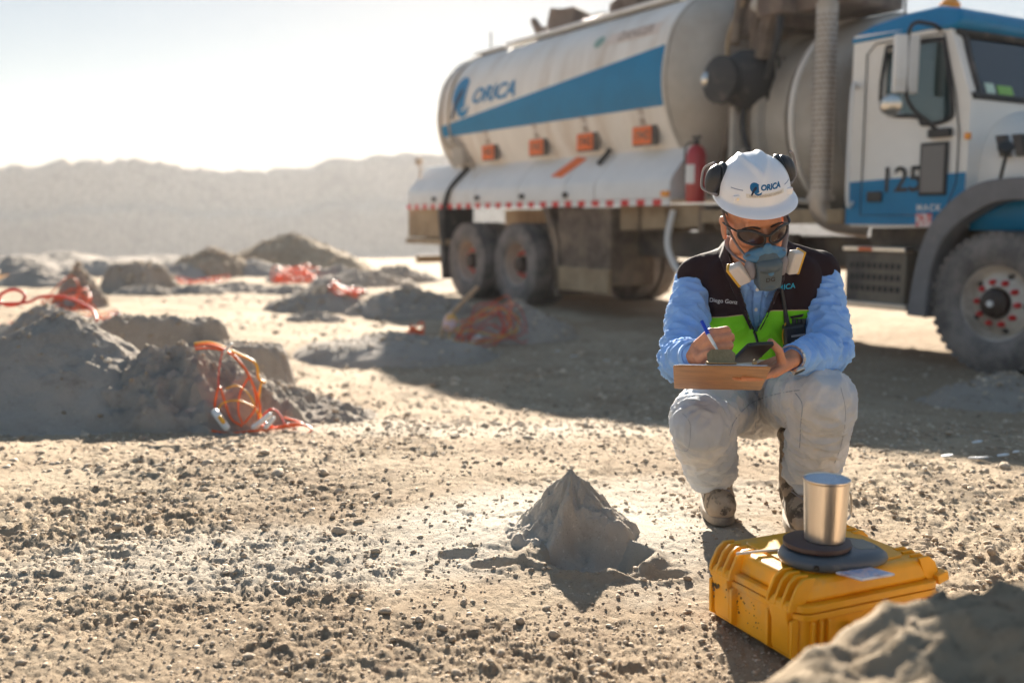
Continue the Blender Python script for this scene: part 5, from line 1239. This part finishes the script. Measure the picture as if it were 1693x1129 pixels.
for s in (-1, 1):
    m = MB(); m.ell(hd(s * .040, .108, -.085), (.014, .02, .028), HR); m.ell(hd(s * .046, .11, -.072), (.012, .016, .018), HR); q_ = blob(m, .0025, 3); mpart(q_, 'inlet', M['strap'], resp)
    Mc = HR @ Matrix.Rotation(R(s * 22 if s < 0 else 18 * -s + 30), 3, 'Y') @ Matrix.Rotation(R(-12), 3, 'X') @ Matrix.Rotation(R(s * 22), 3, 'Z')
    Mc = HR @ Matrix.Rotation(R(-32 if s < 0 else 16), 3, 'Y') @ Matrix.Rotation(R(s * 25), 3, 'Z')
    cc = hd(s * .071, .112, -.088 if s < 0 else -.078)
    m = MB(); m.box(cc, (.034, .026, .062), Mc); ct = mpart(m, 'filter_cartridge', M['cream'], resp, 40, bevel=.005)
    m = MB(); m.box(cc + Mc @ Vector((s * .018, .002, 0)), (.008, .029, .064), Mc); mpart(m, 'colour_band', M['yellow_band'], resp, 40, bevel=.002)
    for q in (0, 1):
        pts = [hd(s * .046, .100, -.055 - .01 * q), hd(s * (.066), .062, -.025 - .02 * q), hd(s * .079, .025, .015 + .0 * q), hd(s * .083, -.01, .055)] if q == 0 else [hd(s * .05, .09, -.07), hd(s * .067, .05, -.065), hd(s * .072, .0, -.06), hd(s * .055, -.05, -.055)]
        m = MB(); m.tube(spline(pts, 7), .0075, 8, flat=.25); mpart(m, 'strap', M['strap'], resp)

# wrist watch
d = (wrL - elL).normalized(); wc = wrL + d * .004
m = MB()
u_, v_ = frame_of(d)
wt = None
for k in range(18):
    a = 2 * math.pi * k / 18; rr_ = .033; p_ = wc + u_ * (math.cos(a) * rr_ * 1.05) + v_ * (math.sin(a) * rr_ * .95); Mx = Matrix((d, (-u_ * math.sin(a) + v_ * math.cos(a)), (u_ * math.cos(a) + v_ * math.sin(a)))).transposed()
    m = MB(); m.box(p_, (.017, .0095, .003), Mx)
    if wt is None: wt = mpart(m, 'wristwatch', M['steel'], None, 30)
    else: mpart(m, 'link', M['steel'], wt, 30)
best = (Vector((-.2, -.8, -.55)) - d * Vector((-.2, -.8, -.55)).dot(d)).normalized()
m = MB(); m.lathe([(.016, -.003), (.0175, .0), (.0175, .005), (.015, .007)], wc + best * .032, best, 24); mpart(m, 'watch_case', M['steel'], wt, 40)
m = MB(); m.lathe([(.0145, .0072), (.0145, .008)], wc + best * .032, best, 24); mpart(m, 'dial', M['black'], wt, 40)

# things he holds
bd = empty('clipboard', P(1188, 621, 2.42)); tag(bd, 'brown hardboard clipboard with papers resting on the squatting man\'s lap', 'clipboard')
def bpart(mb, name, m_, parent=None, ang=30, **k):
    o = mb.build(name, m_, None, ang, **k); o.parent = parent or bd
    if not parent: o.matrix_parent_inverse = Matrix.Translation(-Vector(bd.location))
    return o
A0 = P(1113, 603, 2.30); A1 = P(1262, 605, 2.265); bx = (A1 - A0).normalized(); bw = .222; by = Vector((.16, .93, -.328)); by = (by - bx * by.dot(bx)).normalized(); bn = bx.cross(by); bn = bn if bn.z > 0 else -bn
def bp_(a, b, t): return A0 + bx * a + by * b + bn * t
def rrect(x0, y0, x1, y1, r, n=4):
    o = []
    for cx, cy, a0 in ((x1 - r, y1 - r, 0), (x0 + r, y1 - r, 90), (x0 + r, y0 + r, 180), (x1 - r, y0 + r, 270)):
        for k in range(n + 1): a = R(a0 + 90 * k / n); o.append((cx + r * math.cos(a), cy + r * math.sin(a)))
    return o
M['hardboard'] = mat('brown hardboard', (.40, .19, .06), .5, c2=(.30, .14, .045), scale=9, stretch=(1, 4, 4), var=.1, bump=.0004, bscale=90)
M['paper'] = mat('paper', (.75, .75, .8), .8)
m = MB(); m.prism(rrect(0, 0, bw, .315, .012), bp_, -.0045, 0); bpart(m, 'board', M['hardboard'], bevel=.001)
for k in range(3): m = MB(); m.prism(rrect(.008 + .003 * k, .004 + .002 * k, bw - .012 + .003 * k, .29 + .004 * k, .001, 1), bp_, .0006 + .0011 * k, .0013 + .0011 * k); bpart(m, 'sheet', M['paper'])
m = MB(); m.prism([(.075, -.0), (.145, -.0), (.145, .02), (.075, .02)], bp_, .004, .009); M['brass'] = mat('dull brass', (.30, .21, .11), .35, .85, var=.15, scale=60); clp = bpart(m, 'clip', M['brass'], bevel=.001)
m = MB(); m.prism([(.08, .0), (.14, .0), (.143, .024), (.132, .034), (.088, .034), (.077, .024)], lambda a, b, t: bp_(a, .012 + t, .006 + b), -.0015, .0015); bpart(m, 'clip_lever', M['brass'], clp)
m = MB(); m.ell(bp_(.186, .012, .009), (.006, .006, .008)); bpart(m, 'rivet', M['brass'], clp)

pn_ = empty('pen', P(1171, 560, 2.37)); tag(pn_, 'blue and white ballpoint pen held in the squatting man\'s writing hand', 'pen')
p0 = P(1160, 531, 2.40); p1 = P(1171, 553, 2.378); p2 = P(1181, 570, 2.36); p3 = p2 + (p2 - p1).normalized() * .035
for nm, a, b, r0, r1, mt_ in (('cap', p0, p1, .0047, .005, mat('pen blue', (.01, .05, .5), .3)), ('barrel', p1, p2, .0042, .0042, M['panel_paint']), ('point', p2, p3, .004, .0008, M['chrome'])):
    m = MB(); m.cyl(a, b, r0, r1, 12); o = m.build(nm, mt_, None); o.parent = pn_; o.matrix_parent_inverse = Matrix.Translation(-Vector(pn_.location))

ph = empty('phone', P(1258, 581, 2.42)); tag(ph, 'black mobile phone held under the thumb of the squatting man', 'phone')
ax = (P(1282, 574, 2.43) - P(1240, 577, 2.42)).normalized(); ay = Vector((.0, .90, -.44)); ay = (ay - ax * ay.dot(ax)).normalized(); an_ = ax.cross(ay); an_ = an_ if an_.z > 0 else -an_
c0 = P(1259, 568, 2.375)
def pp_(a, b, t): return c0 + ax * a + ay * b + an_ * t
m = MB(); m.prism(rrect(-.034, 0, .034, .135, .009), pp_, -.0045, .0045); o = m.build('case', M['black'], None, 30, .0015); o.parent = ph; o.matrix_parent_inverse = Matrix.Translation(-Vector(ph.location))
m = MB(); m.prism(rrect(-.030, .004, .030, .131, .006), pp_, .0047, .0052); o = m.build('screen', mat('screen glass', (.01, .01, .012), .06), None); o.parent = ph; o.matrix_parent_inverse = Matrix.Translation(-Vector(ph.location))

rd = empty('radio', P(1311, 550, 2.64)); tag(rd, 'black two way radio with long aerial clipped to chest pocket of green vest', 'radio')
rp = on_px(vb, 1311, 550, .0) or P(1311, 550, 2.7)
def rpart(mb, name, m_, **k):
    o = mb.build(name, m_, None, 40, **k); o.parent = rd; o.matrix_parent_inverse = Matrix.Translation(-Vector(rd.location)); return o
Mr_ = Matrix.Rotation(R(12), 3, 'X') @ Matrix.Rotation(R(-8), 3, 'Y')
m = MB(); m.box(rp + Vector((.0, -.012, -.01)), (.058, .034, .075), Mr_); rpart(m, 'radio_body', M['black'], bevel=.007, seg=3)
m = MB(); m.box(rp + Vector((.006, -.031, -.004)), (.038, .004, .006), Mr_); rpart(m, 'trim', M['strap'], bevel=.001)
for k in (-.002, .012, .024): m = MB(); m.cyl(rp + Vector((k, -.014, .024)), rp + Vector((k, -.014, .04)), .0065); rpart(m, 'knob', M['black'])
a0 = rp + Vector((-.020, -.014, .022)); a1 = on_px(vb, 1292, 478, .012) or P(1292, 478, 2.66)
m = MB(); m.tube([a0, a0.lerp(a1, .35), a1], [.0085, .006, .0045], 10); rpart(m, 'aerial', M['black'])
m = MB(); m.tube(spline([rp + Vector((-.028, -.012, -.03)), rp + Vector((-.034, -.02, .0)), rp + Vector((-.026, -.02, .03))], 5), .0018, 6); rpart(m, 'lanyard', M['yellow_band'])
# ------------------------------------------------------------------ yellow case
cs = empty('equipment_case', (.557, 1.836, .002), math.atan2(.416, .909)); tag(cs, 'yellow hard plastic equipment case lying on the gravel in front of the man', 'case')
M['yellow'] = mat('yellow plastic', (.88, .40, .008), .42, var=.04, scale=6, dust=(.55, .36, .15), dust_amt=.10, coat=.05, bump=.0003, bscale=300)
M['scuff'] = mat('scuff mark', (.10, .07, .03), .8)
W_, D_, HB, HT = .372, .315, .103, .166
def rbox(mb, x0, y0, x1, y1, z0, z1, r, inset=0, top=0):
    n = 5; a = rrect(x0, y0, x1, y1, r, n); b = rrect(x0 + inset, y0 + inset, x1 - inset, y1 - inset, max(r - inset * .3, .004), n); N_ = len(a)
    rowsb = [(a, z0), (b, z1)]; vs = [(p, q, z0) for p, q in a] + [(p, q, z1) for p, q in b]
    mb.add(vs, [tuple(reversed(range(N_))), tuple(range(N_, 2 * N_))] + [(i, (i + 1) % N_, N_ + (i + 1) % N_, N_ + i) for i in range(N_)])
m = MB(); rbox(m, .006, .006, W_ - .006, D_ - .006, 0, HB - .008, .028); m.build('base', M['yellow'], cs, 40, .006, 3)
m = MB(); rbox(m, 0, 0, W_, D_, HB - .014, HB - .001, .03); m.build('base_rim', M['yellow'], cs, 40, .002)
m = MB(); rbox(m, 0, 0, W_, D_, HB + .0015, HB + .016, .03); ld = m.build('lid_rim', M['yellow'], cs, 40, .002)
m = MB(); rbox(m, .012, .012, W_ - .012, D_ - .012, HB + .015, HT - .004, .03, .012); lid = m.build('lid', M['yellow'], cs, 50, .012, 4)
m = MB(); rbox(m, .06, .05, W_ - .05, D_ - .05, HT - .006, HT, .025); m.build('lid_panel', M['yellow'], cs, 40, .003)
def rib(pts, x, w_, dirx=True):
    """gusset plate: outline in (out, z), at position x along the side"""
    m = MB()
    return m
# ribs over the lid edge on the latch side (u = 0) and hinge side
def latch_side(u0, sgn):
    for yc in (.055, .245):
        for k in range(4):
            y = yc + (-.033 + .022 * k); m = MB()
            m.prism([(-.002, HB + .002), (-.014, HB + .004), (-.012, HB + .018), (.004, HT - .012), (.022, HT + .002), (.05, HT + .001), (.03, HB + .02)], lambda a, b, t: Vector((u0 + sgn * a, t, b)), y - .0035, y + .0035)
            m.build('rib', M['yellow'], cs, 40, .0015)
        for y in (yc - .036, yc + .036):
            m = MB(); m.prism([(.008, .004), (-.008, .012), (-.010, HB - .016), (.008, HB - .01)], lambda a, b, t: Vector((u0 + sgn * a, t, b)), y - .004, y + .004); m.build('rib', M['yellow'], cs, 40, .0015)
        m = MB(); m.prism([(.0, .012), (-.004, .02), (-.006, HB - .03), (-.012, HB - .012), (-.012, HB + .012), (-.004, HB + .02), (.004, HB + .02)], lambda a, b, t: Vector((u0 + sgn * a, t, b)), yc - .026, yc + .026); lt = m.build('latch', M['yellow'], cs, 40, .003)
        m = MB(); m.cyl((u0 - sgn * .009, yc - .034, HB + .004), (u0 - sgn * .009, yc + .034, HB + .004), .004, n=10); m.build('pin', M['yellow'], lt)
latch_side(0, 1); latch_side(W_, -1)
for x in (.05, W_ - .05):
    for k in range(3):
        m = MB(); xx = x + .02 * (k - 1); m.prism([(-.0, .01), (-.010, .02), (-.010, HB - .018), (.0, HB - .012)], lambda a, b, t: Vector((t, a + .006, b)), xx - .003, xx + .003); m.build('rib', M['yellow'], cs, 40, .0015)
m = MB(); m.tube(spline([(W_ * .33, -.004, HB - .03), (W_ * .34, -.022, HB - .045), (W_ * .5, -.026, HB - .05), (W_ * .66, -.022, HB - .045), (W_ * .67, -.004, HB - .03)], 6), .008); m.build('carry_handle', M['yellow'], cs)
m = MB(); m.box((W_ + .01, .285, HB + .03), (.035, .05, .02), Euler((0, R(-25), 0)).to_matrix()); m.build('hinge_lug', M['yellow'], cs, 40, .002); m = MB(); m.box((W_ + .008, .03, HB + .018), (.03, .05, .02), Euler((0, R(-15), 0)).to_matrix()); m.build('hinge_lug', M['yellow'], cs, 40, .002)
g = np.random.default_rng(3)
for cx, cz, n_, sp, s0 in ((.262, .078, 22, .010, .0052), (.205, .062, 18, .014, .0032), (.15, .045, 14, .022, .0018)):
    for k in range(n_):
        y = cx + g.normal() * sp * .8; z = cz + g.normal() * sp; s_ = s0 * g.uniform(.3, 1)
        if .01 < z < HB - .018:
            u0 = -.0105 if abs(y - .245) < .026 and z > .04 else .0055
            m = MB(); m.prism([(y + s_ * math.cos(a) * g.uniform(.5, 1.3), z + s_ * math.sin(a) * g.uniform(.5, 1.4)) for a in [i * .9 for i in range(7)]], lambda a, b, t: Vector((t, a, b)), u0 - .0006, u0 + .0003)
            m.build('scuff', M['scuff'], cs, 0)
# ------------------------------------------------------------------ scale, cup and small things on the case
def on_case(px_, py_, z): return PZ(px_, py_, z)
TOP = HT + .002
c0 = on_case(1350, 918, TOP + .012); sc_ = empty('weighing_scale', (c0.x, c0.y, TOP), math.atan2(.416, .909) - R(14)); tag(sc_, 'dark grey weighing scale with round brown plate on top of the yellow case', 'scale')
M['scale_gray'] = mat('slate plastic', (.075, .095, .12), .38, var=.05, scale=8, dust=(.3, .28, .25), dust_amt=.03)
ol = []
for k in range(40):
    a = 2 * math.pi * k / 40; c_, s_ = math.cos(a), math.sin(a)
    if c_ < 0: ol.append((.078 * c_, .076 * s_))
    else: ol.append((.148 * c_ ** .6, .077 * math.copysign(abs(s_) ** .62, s_) * (1 - .22 * c_ ** 2)))
m = MB(); N_ = len(ol); lay = [(.0, .90), (.004, .97), (.010, 1), (.018, .98), (.026, .90), (.030, .80)]
vs = [(a * k, b * k, z) for z, k in lay for a, b in ol]; m.add(vs, [(i * N_ + k, i * N_ + (k + 1) % N_, (i + 1) * N_ + (k + 1) % N_, (i + 1) * N_ + k) for i in range(len(lay) - 1) for k in range(N_)] + [tuple(reversed(range(N_))), tuple((len(lay) - 1) * N_ + k for k in range(N_))])
m.build('scale_body', M['scale_gray'], sc_, 50)
m = MB(); m.lathe([(.0055, -.003), (.0055, .002)], (-.036, -.0692, .012), (-.45, -.89, 0), 14); m.build('socket', M['black'], sc_)
m = MB(); m.lathe([(.03, .028), (.03, .033), (.066, .034), (.068, .037), (.068, .044), (.065, .0455), (.01, .0455)], (.0, 0, 0), (0, 0, 1), 48); m.build('weighing_plate', mat('brown plate', (.07, .045, .045), .5), sc_, 30)
m = MB(); m.prism(rrect(.075, -.03, .12, .03, .008), lambda a, b, t: Vector((a, b, t)), .0285, .0305); m.build('display', mat('display', (.12, .14, .13), .2), sc_)
m = MB(); m.prism(rrect(.078, -.036, .118, .036, .008), lambda a, b, t: Vector((a, b, t)), .029, .0300); m.build('display_frame', M['black'], sc_) if False else None

zc_ = TOP + .046; c1 = on_case(1363, 891, zc_); cup = empty('steel_cup', (c1.x, c1.y, zc_)); cup.location = (c1.x + .0, c1.y + .0, zc_); tag(cup, 'brushed steel measuring cup filled level with white granules, standing on the scale', 'cup')
m = MB(); m.lathe([(.001, .0), (.0385, .0), (.0400, .0015), (.0425, .05), (.0455, .122), (.0472, .1245), (.0475, .1275), (.0458, .1285), (.0446, .126), (.041, .05), (.038, .006), (.001, .006)], (0, 0, 0), (0, 0, 1), 64, caps=False); m.build('cup_wall', M['steel'], cup, 25)
M['prill'] = mat('white prills', (.62, .66, .74), .8, island=.12)
m = MB(); m.lathe([(.001, .1255), (.02, .1262), (.0445, .1248)], (0, 0, 0), (0, 0, 1), 40, caps=False); m.build('granule_bed', M['prill'], cup)
g = np.random.default_rng(4); rr_ = .0445 * np.sqrt(g.uniform(0, 1, 1500)); aa = g.uniform(0, 6.28, 1500); me = stones_mesh(rr_ * np.cos(aa), rr_ * np.sin(aa), np.full(1500, .1258), g.uniform(.0009, .0016, 1500), 3, .3); me.materials.append(M['prill'])
o = link('granules', me, cup, 0); tag(o, kind='stuff')
m = MB(); m.tube(spline([(.045, 0.01, .10), (.054, .012, .09), (.056, .012, .05), (.044, .01, .035)], 6), .0035, 8, flat=.5); m.build('handle', M['steel'], cup)

a = on_case(1381, 950, TOP); b = on_case(1425, 962, TOP); c = on_case(1480, 953, TOP); pk = empty('sachet', b); tag(pk, 'flat clear packet with pale blue and pink print lying beside the scale', 'packet')
u = (c - b); v = (a - b); n_ = Vector((0, 0, 1))
M['packet'] = mat('packet film', (.7, .72, .8), .22, c2=(.5, .32, .36), scale=30, coat=.5)
m = MB(); m.prism([(0, 0), (1, .0), (1.02, .98), (.0, 1)], lambda p, q, t: u * p + v * q + n_ * t, .001, .007); m.build('packet_body', M['packet'], pk, 30, .002)
m = MB(); m.prism([(.08, .1), (.9, .1), (.9, .85), (.08, .85)], lambda p, q, t: u * p + v * q + n_ * t, .0072, .0078); m.build('print', mat('packet print', (.35, .42, .62), .3, c2=(.7, .55, .6), scale=60), pk)
a = on_case(1218, 915, TOP + .003); b = on_case(1292, 908, TOP + .003); m = MB(); m.tube([a - a, b - a], .0032, 10)
o = m.build('plastic_stick', mat('milky plastic', (.75, .66, .55), .3), None); o.location = a; tag(o, 'short milky plastic stick lying on the yellow case left of the scale', 'stick')

# ------------------------------------------------------------------ cords, stake, board, litter
M['cord_orange'] = mat('orange cord', (.85, .13, .02), .45); M['cord_yellow'] = mat('yellow cord', (.85, .42, .03), .45); M['cord_red'] = mat('red cord', (.6, .05, .03), .5); M['white_plastic'] = mat('white plastic', (.8, .78, .74), .4)
def cords(name, label, base, strands, group='tangles of blasting cord'):
    e = empty(name, base); tag(e, label, 'cord', group); bpy.context.view_layer.update()
    for nm, pts, r_, mt_ in strands:
        m = MB(); m.tube([q - Vector(base) for q in spline(pts, 7)], r_, 7); m.build(nm, M[mt_], e, 180)
    return e
def loops(cx, cy, rx, n, seed, h=.10, z0=None):
    g = random.Random(seed); pts = []
    a = g.uniform(0, 6)
    for k in range(n):
        a += g.uniform(.7, 1.3); rr_ = g.uniform(.35, 1); x_ = cx + rx * rr_ * math.cos(a); y_ = cy + rx * .8 * rr_ * math.sin(a)
        pts.append(Vector((x_, y_, surf(x_, y_, g1(x_, y_)) + .01 + h * g.random() ** 2)))
    return pts
# hero tangle hanging over the corded mound
Yc = 4.55
def q_(px_, py_, y=Yc): return P(px_, py_, y)
e = cords('blasting_cords', 'orange and yellow cords spilling over the lumpy mound at left, with white connectors', q_(400, 700, 4.3), [
    ('cord', [q_(322, 572, 4.6), q_(345, 570, 4.55), (q_(375, 580, 4.5)), q_(402, 605, 4.45), q_(420, 640, 4.42), q_(430, 672, 4.4), q_(428, 692, 4.38), q_(450, 704, 4.36)], 0.00612, 'cord_orange'),
    ('cord', [q_(324, 577, 4.6), q_(350, 576, 4.55), q_(385, 586, 4.5), q_(412, 622, 4.45), q_(424, 668, 4.4), q_(404, 700, 4.38)], 0.00504, 'cord_orange'),
    ('cord', [q_(322, 568, 4.62), q_(352, 567, 4.58), q_(390, 583, 4.5), q_(422, 600, 4.46), q_(428, 625, 4.45), q_(438, 632, 4.44)], 0.00648, 'cord_yellow'),
    ('cord', [q_(432, 632, 4.44), q_(428, 660, 4.42), q_(430, 688, 4.4), q_(420, 702, 4.38)], 0.00504, 'cord_yellow'),
    ('cord', [q_(368, 580, 4.52), q_(362, 610, 4.5), q_(361, 640, 4.5)], 0.00288, 'cord_red'),
    ('cord', [q_(355, 690, 4.45), q_(356, 662, 4.45), q_(363, 640, 4.45), q_(372, 665, 4.42), q_(382, 692, 4.38), q_(400, 704, 4.36)], 0.00540, 'cord_orange'),
    ('cord', [q_(358, 690, 4.42), q_(366, 668, 4.42), q_(392, 662, 4.4), q_(418, 672, 4.4), q_(432, 690, 4.38)], 0.00360, 'cord_yellow'),
    ('cord', [q_(374, 642, 4.45), q_(394, 638, 4.42), q_(414, 655, 4.4), q_(426, 685, 4.4)], 0.00324, 'cord_yellow'),
    ('cord', [q_(412, 622, 4.45), q_(397, 650, 4.42), q_(394, 680, 4.4), q_(402, 702, 4.38)], 0.00432, 'cord_orange'),
    ('cord', [q_(420, 700, 4.4), q_(450, 706, 4.38), q_(490, 700, 4.4), q_(515, 708, 4.36), q_(500, 720, 4.3), q_(450, 725, 4.28), q_(412, 726, 4.28)], 0.00468, 'cord_orange'),
    ('cord', [q_(350, 712, 4.32), q_(380, 716, 4.32), q_(420, 712, 4.32), q_(470, 706, 4.38), q_(500, 700, 4.42), q_(470, 690, 4.5)], 0.00468, 'cord_orange'),
    ('cord', [q_(430, 692, 4.45), q_(448, 676, 4.45), q_(462, 684, 4.45), q_(470, 700, 4.4)], 0.00360, 'cord_red'),
    ('cord', [q_(345, 700, 4.4), q_(350, 715, 4.33), q_(358, 720, 4.3)], 0.00504, 'cord_red')])
for a, b, r_ in ((q_(356, 682, 4.36), q_(374, 706, 4.3), .018), (q_(420, 706, 4.34), q_(446, 686, 4.36), .013), (q_(440, 706, 4.34), q_(452, 692, 4.36), .011), (q_(372, 582, 4.47), q_(382, 570, 4.45), .009), (q_(470, 706, 4.4), q_(476, 702, 4.42), .008)):
    m = MB(); m.cap(a - e.location, b - e.location, r_, r_ * .9); m.build('connector', M['white_plastic'], e)
m = MB(); m.cap(q_(364, 690, 4.28) - e.location, q_(369, 697, 4.27) - e.location, .010, .010); m.build('connector', M['cord_yellow'], e)
m = MB(); m.ell(q_(361, 722, 4.24) - e.location, (.03, .02, .015)); m.build('cord_spool', mat('navy plastic', (.01, .05, .1), .2), e)
cards = [('brown cardboard scrap leaning at the foot of the corded mound', [(300, 678), (342, 672), (350, 700), (322, 706)], 4.42, (.55, .42, .33))]
for lb, pl, y, c_ in cards:
    pts = [q_(a, b, y + .0012 * (700 - b)) for a, b in pl]; o0 = pts[2].copy(); m = MB(); n_ = Vector((0, .006, .003)); pts = [p_ - o0 for p_ in pts]
    m.add(pts + [p_ + n_ for p_ in pts], [(0, 1, 2, 3), (7, 6, 5, 4), (0, 4, 5, 1), (1, 5, 6, 2), (2, 6, 7, 3), (3, 7, 4, 0)]); o = m.build('cardboard', mat('cardboard', c_, .8, var=.06), None, 30); o.location = o0; tag(o, lb, 'cardboard')
# tangle beside the stake, in the lorry's shade
def simple(name, label, px_, py_, rad_, seed, n=9, z=-.33, h=.12, cols=('cord_orange', 'cord_red', 'cord_yellow'), r_=.008, white=1, k=4):
    c_ = PZ(px_, py_, z); e = empty(name, (c_.x, c_.y, surf(c_.x, c_.y, g1(c_.x, c_.y)))); tag(e, label, 'cord', 'tangles of blasting cord'); bpy.context.view_layer.update(); b = Vector(e.location)
    for i in range(k):
        m = MB(); m.tube([q - b for q in spline(loops(c_.x, c_.y, rad_ * 1.15, n, seed + i, h), 7)], r_ * .7, 6); m.build('cord', M[cols[i % len(cols)]], e, 180)
    g = random.Random(seed)
    for i in range(white):
        x_, y_ = c_.x + g.uniform(-.7, .7) * rad_, c_.y + g.uniform(-.5, .2) * rad_; z_ = surf(x_, y_, g1(x_, y_)) + .03; m = MB(); m.cap(Vector((x_, y_, z_)) - b, Vector((x_ + .06, y_, z_ + .03)) - b, .025, .025); m.build('connector', M['white_plastic'], e)
    return e
simple('blasting_cords', 'red and orange cord tangle in the lorry shade beside the wooden stake', 805, 560, .36, 3, 14, -.33, .22, ('cord_red', 'cord_orange', 'cord_red', 'cord_yellow'), .007, 1, 5)
simple('blasting_cords', 'orange cord heap on the brown crumbly mound at far left', 108, 478, .36, 21, 9, -.1, .22, ('cord_orange',), .013, 1, 4)
simple('blasting_cords', 'orange and yellow cord bunch at right foot of the crumbly mound', 165, 498, .36, 27, 8, -.15, .12, ('cord_orange', 'cord_yellow', 'cord_red'), .009, 2, 4)
simple('blasting_cords', 'red cord coil at the left edge on the rounded dark mound', 30, 490, .36, 33, 12, .0, .1, ('cord_red', 'cord_orange'), .012, 0, 3)
simple('blasting_cords', 'orange cord heap on far row right of the square dark heap', 265, 465, .5, 40, 8, -.4, .12, ('cord_orange',), .011, 1, 3)
simple('blasting_cords', 'orange cord heap on the far row with a white connector, left of centre', 335, 463, .5, 46, 8, -.4, .15, ('cord_orange', 'cord_red'), .012, 2, 3)
simple('blasting_cords', 'bright orange cord heap before the large rounded mound', 487, 468, .45, 52, 9, -.42, .35, ('cord_orange',), .016, 0, 4)
simple('blasting_cords', 'small orange cord heap left of dark ragged heap', 572, 505, .28, 58, 8, -.36, .15, ('cord_orange', 'cord_red'), .018, 1, 3)
simple('blasting_cords', 'small orange cord bundle on top of the broad shaded mound', 688, 512, .1, 64, 8, -.1, .14, ('cord_orange',), .014, 0, 3)
simple('blasting_cords', 'yellow cord wisp at the left edge of the far row', 14, 455, .5, 70, 7, -.35, .15, ('cord_yellow',), .02, 0, 2)
# red hoop standing up from the coil at the left edge
c_ = P(20, 492, 6.6); b = Vector(c_); m = MB(); m.tube([Vector((.085 * math.cos(t), .03 * math.sin(t), .05 * math.sin(t))) for t in [k * .3142 for k in range(20)]], .011, 7, closed=True)
m.tube([q - b for q in spline([P(-40, 505, 6.5), P(0, 502, 6.5), P(45, 500, 6.6), P(70, 490, 6.7), P(110, 492, 6.7), P(150, 510, 6.6), P(160, 530, 6.4)], 6)], .01, 7)
o = m.build('cord_hoop', M['cord_red'], None, 180); o.location = b; tag(o, 'red cord standing in a round hoop at the left edge of the picture', 'cord')
# stake
a = P(738, 528, 9.7); b = P(790, 474, 9.9); a.z = surf(a.x, a.y, g1(a.x, a.y)) - .03 if False else a.z; e = empty('wooden_stake', a); tag(e, 'leaning wooden stake stuck in the mound beside the rear wheels', 'stake'); bpy.context.view_layer.update()
m = MB(); m.tube([Vector((0, 0, -.12)) - (b - a) * .2, Vector((0, 0, 0)), b - a], .024, 4); m.build('pole', mat('pale wood', (.5, .33, .2), .8, var=.1), e, 30)
m = MB(); m.ell(Vector((.04, -.05, -.03)), (.07, .05, .10)); m.build('rag', mat('pink white wrap', (.75, .55, .6), .7, c2=(.75, .4, .05), scale=12), e)
for k, (px_, py_) in enumerate([(905, 545), (925, 548), (920, 585), (945, 592), (965, 596), (1000, 600), (740, 572), (1425, 722)]):
    pass
lit = [(918, 545, .10, .03, 'long white plastic scrap in the lorry shade left of the man'), (922, 583, .045, .02, 'small white scrap below the long one, in the lorry shade'), (950, 592, .08, .03, 'white crumpled scrap in the shade left of the man\'s sleeve'), (1003, 598, .06, .015, 'thin white scrap nearest to the man\'s sleeve in shade'), (746, 572, .035, .02, 'white scrap left of the red cord tangle'), (1616, 735, .05, .018, 'white paper scrap in the shade at right, upper one'), (1565, 759, .045, .02, 'white paper scrap at the shade edge, leftmost at right'), (1617, 761, .065, .018, 'flat white paper scrap, middle of three at the shade edge'), (1658, 757, .05, .02, 'bent white paper scrap at the right near the shade edge'), (1680, 751, .03, .012, 'tiny white paper scrap at the right edge'), (420, 902, .0, 0, '')]
M['scrap'] = mat('white scrap', (.75, .76, .78), .7)
for px_, py_, sx, sy, lb in lit:
    if not sx: continue
    p_ = PZ(px_, py_, -.3 if px_ < 1100 else -.1)
    for _ in range(8): p_ = PZ(px_, py_, g1(p_.x, p_.y))
    g = random.Random(int(px_)); m = MB(); m.prism([(sx * .5 * math.cos(a) * g.uniform(.7, 1.2), sy * .9 * math.sin(a) * g.uniform(.7, 1.2)) for a in [k * .785 for k in range(8)]], lambda a, b, t: Vector((a, b, t + .2 * abs(a) * (a > 0) + .15 * abs(b))), .004, .009)
    o = m.build('scrap', M['scrap'], None, 0); o.location = (p_.x, p_.y, surf(p_.x, p_.y, g1(p_.x, p_.y)) + .004); o.rotation_euler = (R(-10), 0, g.uniform(-.4, .4)); tag(o, lb, 'scrap')
for px_, py_, s_, lb in [(120, 455, 1, 'dark pointed stub standing behind the bright orange cords')]: pass

# ------------------------------------------------------------------ dusty air
m = MB(); m.box((0, 0, 2), (900, 900, 70)); hz = m.build('haze', None or mat('unused', (1, 1, 1)), None, 0)
hm = bpy.data.materials.new('dusty air'); hm.use_nodes = True; N = hm.node_tree.nodes; L = hm.node_tree.links; N.clear()
vo = N.new('ShaderNodeVolumePrincipled'); vo.inputs['Color'].default_value = (.92, .91, .95, 1); vo.inputs['Density'].default_value = .0005; vo.inputs['Anisotropy'].default_value = .35
ou = N.new('ShaderNodeOutputMaterial'); L.new(vo.outputs[0], ou.inputs['Volume']); hz.data.materials.clear(); hz.data.materials.append(hm); tag(hz, kind='stuff')
